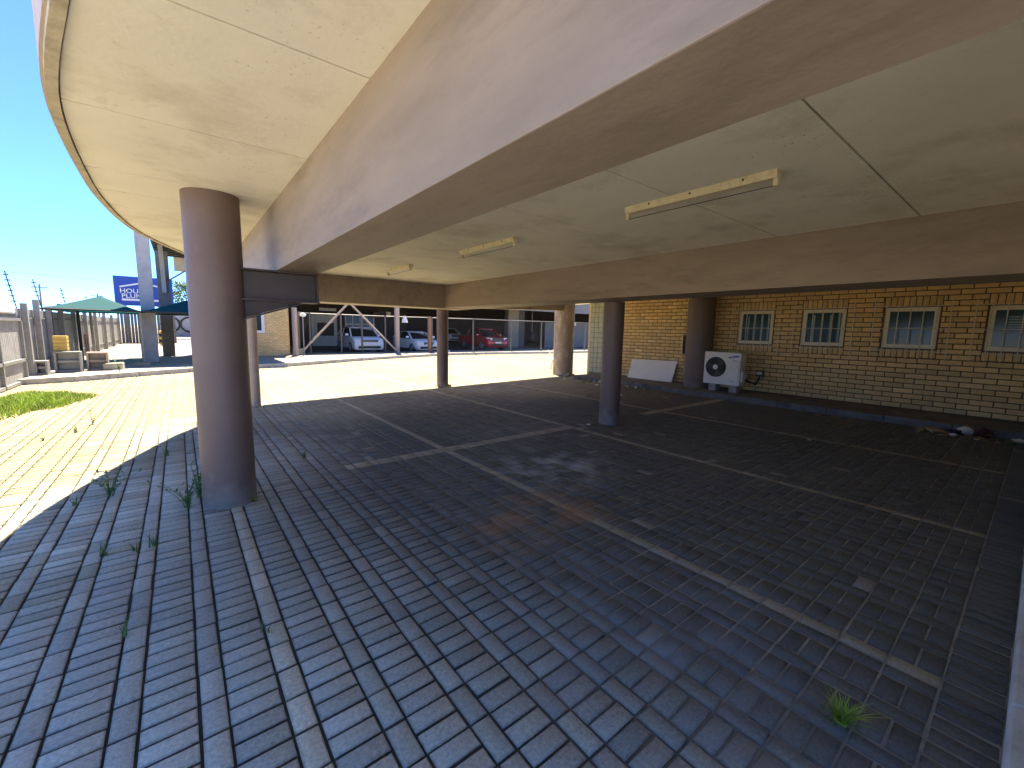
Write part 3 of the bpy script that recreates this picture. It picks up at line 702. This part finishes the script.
FP = [(4.95,24.5),(5.72,25.45),(7.42,25.55),(8.65,25.6),(10.1,25.6),(13.0,25.0),(15.72,24.25),(19.02,24.3),(21.65,23.9),(26,23.4),(31,23.0)]
mf = thing('mesh_fence', (10,25,ZP), 'wire mesh fence on grey posts in front of the parked cars', 'fence')
m = MB(); wv = MB()
for i, (a, b) in enumerate(zip(FP[:-1], FP[1:])):
    m.cyl((*a,2.38),(*b,2.38),.03,n=6)
    L_ = math.dist(a, b); n_ = int(L_/.16); A, B_ = Vector((*a,0)), Vector((*b,0))
    for k in range(-int(2.2/.16), n_):
        for sgn in (1, -1):
            u0, z0, u1, z1 = k*.16, .2, k*.16+2.15, 2.35
            if sgn < 0: z0, z1 = z1, z0
            if u0 < 0: z0 += (z1-z0)*(-u0)/2.15; u0 = 0
            if u1 > L_: z1 = z0+(z1-z0)*(L_-u0)/(u1-u0); u1 = L_
            if u1-u0 < .05: continue
            p = A.lerp(B_, u0/L_); q = A.lerp(B_, u1/L_)
            wv.bar((p.x,p.y,z0),(q.x,q.y,z1),.0022)
m.build('top_rail', 'fsteel', mf); wv.build('wire_mesh', 'fsteel', mf)
for i, a in enumerate(FP):
    MB().cyl((*a,ZP-.02),(*a,2.42),.055,n=10).build('post', 'fsteel', mf, smooth=40)
bf = thing('bracing_frame', (7.7,24.6,ZP), 'tall inverted V brace of pale pipes standing before the white SUV', 'brace')
for q in ((5.0,24.6,.2),(10.6,24.9,.2)): MB().cyl((7.66,24.7,3.06),q,.055,n=10).build('leg', 'pipe', bf, smooth=40)
for p in ((5.0,24.55),(4.75,24.35)): MB().box((p[0]-.13,p[1]-.13,.14),(p[0]+.13,p[1]+.13,.48)).build('foot_block', 'concrete', bf, bevel=.01)
def postthing(x, y, z1, r, m, label):
    return tag(MB().cyl((x,y,ZP-.02),(x,y,z1),r,n=14).build('steel_post', m, smooth=40), label, 'post')
postthing(4.72, 24.2, 2.62, .13, 'pipe', 'thick pale post beside the yellow brick building corner')
postthing(10.72, 25.25, 4.6, .16, 'pipe', 'tall pale pole standing before the white hatchback')
postthing(12.75, 24.85, 2.46, .12, 'rust', 'brown rusty post before the nose of the white hatchback')
lp = thing('yard_lamp', (11.0,25.0,2.0), 'small white lamp hanging on the mesh fence by the tall pale pole', 'lamp')
MB().cyl((11.2,25.15,2.02),(11.2,25.15,2.42),.2,.08,n=12).build('shade', 'white', lp, smooth=40); MB().cyl((11.2,25.15,2.42),(11.2,25.15,2.5),.03,n=8).build('hook', 'galv', lp)
fl = thing('flood_lamp', (5.0,24.4,ZP), 'small white flood lamp on a thin stem at the left end of the mesh fence', 'lamp')
MB().cyl((5.15,24.35,ZP-.02),(5.15,24.35,2.2),.025,n=8).build('stem', 'galv', fl); MB().ell((5.15,24.33,2.26),.17,.12,.1).build('head', 'white', fl, smooth=60)

# cars: local coordinates, nose at y=0 pointing to -y
def car(name, loc, rz, label, cat, paint, prof, cab, W, wheels, wr, roofm=None, bed=None, dark_low=True, grille=None, lights=None):
    t = thing(name, (0,0,0), label, cat)
    rings = []
    for (y, wf, zb, zt) in prof:
        w_ = W/2*wf; zm = zb+(zt-zb)*.55
        half = [(w_*.88,zb),(w_*.98,zb+.08),(w_,zm),(w_*.975,zt-.07),(w_*.86,zt)]
        rings.append([(x,y,z) for x, z in half] + [(-x,y,z) for x, z in reversed(half)])
    MB().loft(rings).build('body', paint, t, smooth=45)
    rings = []; ng = []
    for (y, wb, wt, zb, zt) in cab:
        a, b = W/2*wb, W/2*wt
        rings.append([(a,y,zb),(a*.99,y,zb+.02),(b+.03,y,zt-.05),(b-.04,y,zt),(-b+.04,y,zt),(-b-.03,y,zt-.05),(-a*.99,y,zb+.02),(-a,y,zb)])
    MB().loft(rings).build('windows', 'carglass', t, smooth=35)
    rt = [c for c in cab if c[4] > max(q[4] for q in cab)-.16]
    m = MB().loft([[(W/2*c[2]+.02,c[0],c[4]-.05),(W/2*c[2]-.05,c[0],c[4]+.02),(-W/2*c[2]+.05,c[0],c[4]+.02),(-W/2*c[2]-.02,c[0],c[4]-.05)] for c in rt]); m.build('roof', roofm or paint, t, smooth=45)
    for sx in (1, -1):
        c, e = cab[0], cab[1]; MB().bar((sx*W/2*c[1],c[0],c[3]+.02),(sx*(W/2*e[2]+.02),e[0],e[4]-.02),.075,.06).build('pillar', paint, t)
        c, e = cab[-2], cab[-1]; MB().bar((sx*(W/2*c[2]+.02),c[0],c[4]-.02),(sx*W/2*e[1],e[0],e[3]+.02),.11,.06).build('pillar', paint, t)
        mid = (cab[1][0]+cab[-2][0])/2
        MB().bar((sx*(W/2*cab[1][1]+.005),mid,cab[1][3]),(sx*(W/2*cab[1][2]+.03),mid+.05,cab[1][4]-.03),.07,.03).build('pillar', paint, t)
    for wy in wheels:
        for sx in (1, -1):
            xo = sx*(W/2+.012)
            arch = MB().cyl((sx*(W/2-.12),wy,wr),(sx*(W/2+.004),wy,wr+.02),wr*1.17,n=22).build('wheel_arch', 'dark', t)
            wh = MB().cyl((xo-sx*.2,wy,wr),(xo,wy,wr),wr,n=24).build('wheel', 'rubber', t, smooth=40)
            m = MB().cyl((xo-sx*.05,wy,wr),(xo+sx*.008,wy,wr),wr*.3,n=12)
            for k in range(5):
                q = 2*math.pi*k/5; m.bar((xo+sx*.004,wy,wr),(xo+sx*.004,wy+wr*.66*math.cos(q),wr+wr*.66*math.sin(q)),.07,.02)
            m.tube([(xo+sx*.004,wy+wr*.66*math.cos(q),wr+wr*.66*math.sin(q)) for q in np.linspace(0,2*math.pi,21)],.025,5); m.build('rim', 'rimmetal', wh)
    y0 = prof[0][0]; zt0 = prof[1][3]
    lw, lz, lh, lx = lights
    for sx in (1, -1):
        MB().add([(sx*lx,-.055,lz-lh/2),(sx*(lx+lw),.13,lz-lh/2+.03),(sx*(lx+lw+.01),.16,lz+lh/2+.03),(sx*lx,-.02,lz+lh/2),
                  (sx*lx,.2,lz-lh/2),(sx*(lx+lw),.4,lz-lh/2+.03),(sx*(lx+lw),.4,lz+lh/2+.03),(sx*lx,.2,lz+lh/2)],
                 [(0,1,2,3),(4,7,6,5),(0,4,5,1),(3,2,6,7),(1,5,6,2),(0,3,7,4)]).build('headlight', 'lens', t)
        MB().obox((sx*(W/2+.1),cab[0][0]+.28,cab[0][3]+.12),(.1,0,0),(0,.06,0),(0,0,.07)).build('wing_mirror', paint, t, bevel=.02)
    gw, gz, gh = grille
    gm = MB().box((-gw,-.06,gz-gh/2),(gw,.3,gz+gh/2)).build('grille', 'dark', t, bevel=.02)
    m = MB()
    for k in range(3): m.box((-gw*.9,-.068,gz-gh*.3+k*gh*.3-.008),(gw*.9,-.058,gz-gh*.3+k*gh*.3+.008))
    m.build('grille_bars', 'galv', gm)
    zb0 = prof[0][2]
    MB().box((-W*.36,-.055,zb0+.04),(W*.36,.3,zb0+.2)).build('lower_grille', 'dark', t, bevel=.03)
    MB().box((-.26,-.085,zb0+.23),(.26,-.06,zb0+.34)).build('number_plate', 'white', t)
    if dark_low:
        ys = prof[-1][0]; MB().box((-W/2*.985,.25,zb0-.06),(W/2*.985,ys-.2,zb0+.06)).build('skirt', 'dark', t, bevel=.02)
    if bed:
        a, b, zt = bed
        m = MB(); m.box((-W/2*.84,a+.1,zt-.02),(W/2*.84,b-.1,zt+.012)); m.build('load_bed', 'dark', t)
        m = MB()
        for sx in (1, -1): m.tube([(sx*W*.4,a+.35,zt),(sx*W*.37,a+.15,zt+.42),(0,a+.13,zt+.5)],.035,8)
        m.build('roll_bar', 'dark', t, smooth=40)
    t.location = (loc[0], loc[1], .006); t.rotation_euler = (0,0,rz)
    return t
suvp = [(-.03,.80,.32,.70),(.03,.93,.28,.86),(.22,.985,.26,1.0),(.6,1,.24,1.06),(1.1,1,.24,1.11),(2.6,1,.24,1.14),(3.9,1,.26,1.16),(4.35,.97,.3,1.1),(4.42,.9,.4,.9)]
suvc = [(.95,.90,.80,1.08,1.10),(1.72,.94,.76,1.12,1.63),(2.4,.95,.77,1.13,1.69),(3.5,.95,.75,1.14,1.66),(4.15,.93,.70,1.14,1.55),(4.36,.9,.75,1.12,1.15)]
car('parked_suv', (9.33,26.25), R_(-3), 'white SUV parked nose out behind the inverted V brace', 'car', 'carwhite', suvp, suvc, 1.92, (.85,3.62), .37, None, None, True, (.52,.84,.13), (.36,.86,.11,.5))
hatp = [(-.02,.74,.26,.62),(.05,.9,.22,.74),(.25,.98,.2,.84),(.7,1,.19,.92),(1.2,1,.19,.97),(2.6,1,.19,1.0),(3.7,1,.22,1.02),(4.2,.96,.26,.98),(4.3,.88,.36,.8)]
hatc = [(1.0,.90,.78,.95,.97),(1.85,.93,.70,.98,1.40),(2.45,.94,.71,.99,1.46),(3.3,.94,.69,1.0,1.43),(3.95,.92,.66,1.0,1.32),(4.2,.88,.7,.98,1.01)]
car('parked_hatchback', (13.4,26.2), R_(0), 'white hatchback with dark windscreen parked between pale pole and concrete column', 'car', 'carwhite', hatp, hatc, 1.80, (.85,3.45), .33, None, None, True, (.36,.66,.17), (.42,.73,.11,.42))
pkp = [(-.03,.82,.42,.82),(.04,.94,.38,1.0),(.22,.99,.36,1.10),(.7,1,.35,1.15),(1.3,1,.35,1.17),(3.2,1,.36,1.2),(3.6,1,.38,1.2),(5.1,.99,.45,1.2),(5.3,.96,.5,1.12)]
pkc = [(1.2,.90,.80,1.15,1.17),(1.95,.92,.74,1.17,1.72),(2.5,.93,.75,1.18,1.80),(3.1,.93,.75,1.18,1.78),(3.42,.92,.72,1.18,1.70),(3.55,.9,.8,1.18,1.2)]
car('parked_pickup', (19.35,26.3), R_(-6), 'red double cab pickup truck parked behind the mesh fence', 'pickup truck', 'carred', pkp, pkc, 1.88, (.95,4.1), .40, 'carred', (3.6,5.25,1.2), True, (.5,.90,.26), (.36,.98,.14,.52))
car('parked_pickup', (24.9,42.0), R_(-8), 'white pickup truck parked far back in the warehouse', 'pickup truck', 'carwhite', pkp, pkc, 1.88, (.95,4.1), .40, None, (3.6,5.25,1.2), True, (.5,.90,.26), (.36,.98,.14,.52))
scrap('litter_piece', (13.9,24.5,ZP), .28, 'paper', 'white litter on the pavement right of the slim far column', 'litter', flat=.5)

# yellow brick guard house
yb_ = thing('guard_house', (2.7,26,ZP), 'small yellow brick building with white framed window beyond the nearest column', 'building')
YW = (2.35,3.4,1.3,2.45)
r = brickwork(.6, 4.5, .15, 3.1, [YW], .24, .085, False)
yw = bricks('brick_wall', r, (0,24.45,0), (1,0,0), (0,0,1), (0,-1,0), yb_, (.78,.56,.27), .07)
m = MB(); m.box((.6,24.462,.1),(2.35,24.7,3.1)); m.box((3.4,24.462,.1),(4.5,24.7,3.1)); m.box((2.35,24.462,.1),(3.4,24.7,1.3)); m.box((2.35,24.462,2.45),(3.4,24.7,3.1))
m.box((4.3,24.7,.1),(4.5,27.0,3.1)); m.box((.6,24.7,.1),(.8,27,3.1)); m.box((.8,26.8,.1),(4.3,27,3.1)); m.build('mortar', 'mortar_l', yw)
f = MB(); f.box((2.35,24.44,1.3),(3.4,24.52,1.42)); f.box((2.35,24.44,2.33),(3.4,24.52,2.45)); f.box((2.35,24.44,1.42),(2.47,24.52,2.33)); f.box((3.26,24.44,1.42),(3.4,24.52,2.33))
fr = f.build('window', 'white', yb_, bevel=.006); MB().box((2.47,24.49,1.42),(3.26,24.5,2.33)).build('pane', 'pane', fr)
MB().box((.4,24.2,3.1),(4.7,27.2,3.25)).build('roof', 'shed', yb_)

# ------------------------------------------------------------------ left side of the yard
gt = thing('steel_gate', (-3.35,15.9,0), 'grey sheeted steel gate panel at the left edge of the yard', 'gate')
m = MB(); y = 13.2
while y < 17.1: m.box((-3.40,y,.1),(-3.375,y+.115,1.68)); y += .13
m.build('sheeting', 'fencegrey', gt)
m = MB()
for z in (.06, .62, 1.70): m.bar((-3.34,13.2,z),(-3.34,17.15,z),.06,.075)
for y in (13.25, 15.2, 17.12): m.bar((-3.345,y,.02),(-3.345,y,1.74),.07)
m.build('gate_frame', 'galv', gt)
bfn = thing('boundary_fence', (-3.4,30,0), 'long grey slatted boundary fence with pale posts and electric wires on top', 'fence')
m = MB(); y = 17.3
while y < 42: m.box((-3.44,y,.15),(-3.42,y+.085,2.0)); y += .125
m.build('slats', 'fencegrey', bfn)
m = MB()
for z in (.5, 1.75): m.bar((-3.40,17.3,z),(-3.40,42,z),.05)
m.build('rail', 'fencedark', bfn)
for i, y in enumerate((17.6,18.9,20.4,22.2,24.5,27.2,30.2,33.5,37,41)):
    MB().bar((-3.33,y,.1),(-3.33,y,2.15+.15*(i % 2)),.13,.13).build('post', 'galv' if i % 2 else 'fencegrey', bfn)
    if i % 2 == 0:
        b = MB().bar((-3.45,y,1.9),(-3.6,y,3.0),.022).build('wire_bracket', 'dark', bfn)
        for k in range(6): MB().cyl((-3.5-.017*k-.05,y,2.2+.14*k),(-3.5-.017*k+.05,y,2.2+.14*k),.017,n=6).build('insulator', 'dark', b)
m = MB()
for k in range(6): m.cyl((-3.5-.017*k,13,2.2+.14*k),(-3.5-.017*k,41.5,2.2+.14*k),.0045,n=4)
m.build('wires', 'galv', bfn)
nb = thing('neighbour_wall', (-5.5,30,0), 'weathered grey wall of the neighbouring yard behind the slatted fence', 'wall')
MB().box((-5.6,8,-.05),(-5.4,60,1.95)).build('wall', 'fencegrey', nb); MB().box((-5.68,8,1.95),(-5.32,60,2.02)).build('coping', 'concrete', nb)
bw2 = thing('yard_wall', (-1.5,43,ZP), 'dark grey ribbed sheet wall closing the far end of the shade net parking', 'wall')
m = MB(); x = -3.4
while x < -.2: m.box((x,43,.1),(x+.17,43.05,2.35)); x += .19
m.build('sheets', 'fencedark', bw2); MB().bar((-3.4,42.97,1.2),(-.2,42.97,1.2),.06).build('rail', 'fencegrey', bw2)

def shadenet(x0, x1, y0, y1, zr, za, label, posts):
    t = thing('shade_net', ((x0+x1)/2,(y0+y1)/2,ZP), label, 'shade net', 'turquoise shade nets over the parking bays')
    m = MB(); n_ = 10; cx_, cy_ = (x0+x1)/2, (y0+y1)/2
    def top(u, v):
        a = 1-max(abs(u), abs(v)); return zr+(za-zr)*(a**1.25) - .05*(1-abs(u))*(1-abs(v))*a
    pts = [[(cx_+(x1-x0)/2*u, cy_+(y1-y0)/2*v, top(u, v)) for u in np.linspace(-1,1,2*n_+1)] for v in np.linspace(-1,1,2*n_+1)]
    k = 2*n_+1; vs = [p for r_ in pts for p in r_]; fs = [(j*k+i,j*k+i+1,(j+1)*k+i+1,(j+1)*k+i) for j in range(k-1) for i in range(k-1)]
    m.add(vs, fs); f = m.build('cloth', 'shade', t, smooth=25)
    sd = f.modifiers.new('thick', 'SOLIDIFY'); sd.thickness = .012
    m = MB()
    for a, b in (((x0,y0),(x1,y0)),((x1,y0),(x1,y1)),((x1,y1),(x0,y1)),((x0,y1),(x0,y0))): m.cyl((*a,zr-.03),(*b,zr-.03),.03,n=6)
    m.build('frame', 'dark', t)
    for (x, y, mm) in posts: MB().cyl((x,y,.1),(x,y,zr-.03),.05,n=10).build('post', mm, t, smooth=40)
    return t
shadenet(-3.52,-1.06,20.3,25.2,2.11,2.72,'turquoise shade net left of the concrete pillar', [(-2.95,22.6,'dark'),(-1.12,21.1,'galv'),(-3.3,20.4,'dark'),(-2.9,25.1,'galv')])
shadenet(-1.02,1.7,20.3,25.2,2.11,2.72,'turquoise shade net right of the concrete pillar, half behind the nearest column', [(-.78,22.6,'dark'),(1.6,25.0,'dark')])

gn = thing('canopy_gantry', (-.9,23,ZP), 'tall concrete pillar pair carrying a dark ribbed canopy behind the nearest column', 'canopy')
MB().box((-1.12,21.85,.1),(-.70,22.2,5.4)).build('pillar', 'pillar', gn, bevel=.02)
MB().box((-.66,25.6,.1),(-.2,26.1,5.6)).build('pillar', 'fencedark', gn, bevel=.02)
m = MB(); pts = []
for k in range(13):
    t = k/12*math.pi/2; pts.append((-.42, 22.2+3.4*math.sin(t), 5.3-2.2*(1-math.cos(t))))
for a, b in zip(pts[:-1], pts[1:]): m.bar(a, b, .16, .3)
m.build('curved_brace', 'pillar', gn)
m = MB(); m.box((-.68,22.0,5.1),(4.5,27.5,5.3))
for k in range(9): m.box((-.68,22.0+.62*k,4.93),(4.5,22.16+.62*k,5.1))
m.build('canopy_deck', 'dark', gn)
m = MB(); m.bar((-.3,25.5,3.6),(1.6,25.9,5.1),.06); m.build('strut', 'rust', gn)
cf = MB().box((.0,27.5,4.3),(4.5,27.6,5.1)).build('canopy_fascia', 'cream', gn)
m = MB()
for k in range(5): m.box((.55+.1*k,27.44,4.42),(.6+.1*k,27.5,5.0))
m.build('fascia_bars', 'darkgrille', cf)

sg = thing('advertising_sign', (-2,45,ZP), 'blue shop sign with white roof line and lettering behind the concrete pillar', 'sign')
MB().box((-3.76,45,3.02),(-.2,45.15,5.28)).build('board', 'signblue', sg)
m = MB()
for a, b in (((-3.42,4.45),(-2.0,4.84)),((-2.0,4.84),(-.6,4.45))): m.bar((a[0],44.985,a[1]),(b[0],44.985,b[1]),.02,.11)
m.box((-3.35,44.97,3.40),(-.7,44.999,3.56)); m.build('roof_emblem', 'white', sg)
text('HOUSE', .47, 'lettering', 'white', sg, (-3.44,44.985,4.0), (1.05,0,0), (0,0,1), (0,-1,0), .01)
text('PLUMB', .47, 'lettering', 'white', sg, (-3.36,44.985,3.62), (1.05,0,0), (0,0,1), (0,-1,0), .01)
for x in (-3.2,-.8): MB().bar((x,45.2,.1),(x,45.2,3.5),.16).build('post', 'galv', sg)

rw = thing('ring_wall', (.5,64,ZP), 'pale grey wall with two dark rings at the far end of the yard', 'wall')
MB().box((-1.6,64,.0),(9,64.2,3.0)).build('wall', 'pillar', rw); MB().box((-1.6,63.95,3.0),(9,64.25,3.15)).build('coping', 'concrete', rw)
for cx_ in (-.75, 1.05):
    MB().tube([(cx_+.85*math.cos(t),63.95,1.6+.85*math.sin(t)) for t in np.linspace(0,2*math.pi,29)],.1,6).build('ring', 'dark', rw)
fh = thing('distant_house', (2,75,0), 'pale distant building showing over the ring wall', 'building')
MB().box((-2,75,0),(3.5,80,3.9)).build('wall', 'white', fh); MB().box((-2.2,74.8,3.9),(3.7,80.2,4.1)).build('roof', 'shed', fh)
m = MB()
for k in range(4): m.box((-1.2+k*1.2,74.94,2.6),(-.6+k*1.2,74.99,3.5))
m.build('window', 'pane', fh)
ts = thing('tyre_stack', (-.55,40.5,ZP), 'stack of tyres with yellow bands at the foot of the dark pillar', 'tyres')
for k in range(5): MB().tube([(-.75+.3*math.cos(t),38.5+.3*math.sin(t),.27+.2*k) for t in np.linspace(0,2*math.pi,17)],.1,7).build('tyre', 'rubber' if k % 2 else 'yellow', ts, smooth=60)

def tree(x, y, h, r, label):
    t = thing('leafy_tree', (x,y,0), label, 'tree')
    m = MB(); m.cyl((x,y,-.05),(x,y,h*.45),.2,.13,n=9)
    for k in range(7):
        a = k*.9; m.cyl((x,y,h*(.3+.03*k)),(x+math.cos(a)*r*.7,y+math.sin(a)*r*.7,h*(.6+.05*(k % 4))),.07,.02,n=6)
    m.build('trunk', 'bark', t, smooth=50)
    V = []; F = []; cl = []
    for k in range(34):
        a = random.uniform(0,6.28); e = random.uniform(-.6,1); q = r*random.uniform(.3,1)
        cl.append((x+q*math.cos(a)*math.sqrt(1-e*e*.8), y+q*math.sin(a)*math.sqrt(1-e*e*.8), h*.68+e*h*.28, random.uniform(.3,.55)*r*.6))
    for c in cl:
        for i in range(90):
            d = Vector((random.gauss(0,1),random.gauss(0,1),random.gauss(0,1))).normalized()*c[3]*random.uniform(.3,1)
            p = Vector(c[:3])+d; u = Vector((random.uniform(-1,1),random.uniform(-1,1),random.uniform(-1,1))).normalized(); v_ = u.cross(d).normalized() if u.cross(d).length > .01 else Vector((1,0,0)); s_ = random.uniform(.07,.15)
            V += [p-u*s_, p+v_*s_*.5, p+u*s_, p-v_*s_*.5]; F.append((len(V)-4,len(V)-3,len(V)-2,len(V)-1))
    quads('crown', np.array([tuple(v) for v in V]), np.array(F), 'tree', None, t)
tree(1.1, 56, 6.6, 2.3, 'bright green bushy tree behind the right shade net')
def upole(x, y, h, label, arms=True):
    t = thing('utility_pole', (x,y,0), label, 'utility pole')
    MB().cyl((x,y,-.06),(x,y,h),.14,.10,n=9).build('pole', 'wood', t, smooth=40)
    if arms:
        MB().bar((x-.9,y,h-.5),(x+.9,y,h-.5),.12).build('crossarm', 'wood', t)
        m = MB()
        for k in (-.8,-.3,.3,.8): m.cyl((x+k,y,h-.44),(x+k,y,h-.2),.05,n=6)
        m.build('insulator', 'white', t)
upole(-17.6, 74, 7.6, 'utility pole with crossarm standing tallest beyond the left fence')
upole(-17, 100, 7.5, 'thin distant utility pole just right of the tallest one', True)
upole(-11.5, 110, 7.0, 'farthest utility pole seen above the left shade net')
tag(MB().tube([(-60,74,7.1),(-40,74,6.7),(-17.6,74,7.3),(8,80,6.6),(34,90,7.2)],.018,4).build('power_line', 'dark'), 'thin overhead power line crossing the sky at left', 'cable')

# clutter beside the fence
cr = MB()
for k in range(4): cr.box((-3.02,18.55,.80+.115*k),(-2.72,18.85,.89+.115*k)); cr.box((-3.0,18.57,.775+.115*k),(-2.74,18.83,.8+.115*k))
tag(cr.build('yellow_crate', 'yellow'), 'stack of yellow brown crates by the boundary fence', 'crate')
def pallet(name, x0, x1, y, z0, z1, m, label, cat):
    b = MB(); w_ = .05
    b.box((x0,y,z0),(x0+w_,y+.3,z1)); b.box((x1-w_,y,z0),(x1,y+.3,z1)); b.box((x0+w_,y,z1-w_),(x1-w_,y+.3,z1)); b.box((x0+w_,y,z0),(x1-w_,y+.3,z0+w_)); b.box((x0+w_,y+.1,(z0+z1)/2-.04),(x1-w_,y+.3,(z0+z1)/2+.04)); b.box((x0+w_,y+.25,z0+w_),(x1-w_,y+.29,z1-w_))
    return tag(b.build(name, m, bevel=.01), label, cat)
pallet('metal_cabinet', -3.0, -2.42, 18.3, .15, .77, 'galv', 'pale broken cabinet frame below the yellow crates', 'cabinet')
pallet('metal_cabinet', -2.36, -1.86, 18.7, .15, .72, 'pipe', 'pale open box frame right of the yellow crates', 'cabinet')
pallet('wire_crate', -3.28, -3.02, 17.6, .15, .55, 'galv', 'low grey crate beside the end of the steel gate', 'crate')
pb = MB(); pb.box((-1.98,18.5,.15),(-1.5,19.0,.36)); tag(pb.build('concrete_block', 'concrete', bevel=.02), 'low concrete block beside the pale box frame', 'block')
tag(MB().box((-1.75,18.25,.146),(-1.2,18.6,.155)).build('paper_sheet', 'paper'), 'flat white sheet lying on the pavement before the left shade net', 'sheet')
tag(MB().box((-1.35,19.9,.146),(-.9,20.3,.26)).build('concrete_block', 'concrete', bevel=.02), 'flat pale base block at the foot of the white net post', 'block')
bp = MB(); bp.cyl((-2.55,20.6,.12),(-2.55,20.6,1.25),.05,n=10); tag(bp.build('bollard', 'rust', smooth=40), 'short rusty bollard under the left shade net', 'bollard')
# broken white plastic chair behind the thick column
bc = thing('broken_chair', (13.1,13.2,0), 'broken white plastic chair standing in the sun right of the peeling column', 'chair')
for (p, q) in (((12.75,12.9,0),(12.78,13.05,.42)),((13.15,12.9,0),(13.1,13.05,.42)),((12.75,13.4,0),(12.78,13.3,.42)),((13.15,13.4,0),(13.1,13.3,.42))): MB().bar(p, q, .05).build('leg', 'paper', bc)
MB().box((12.72,12.95,.42),(13.16,13.4,.46)).build('seat', 'paper', bc, bevel=.01)
m = MB()
for k in range(4): m.bar((12.76+k*.12,13.38,.45),(12.72+k*.14,13.55,.85-.1*(k % 2)),.05,.02)
m.build('backrest', 'paper', bc)
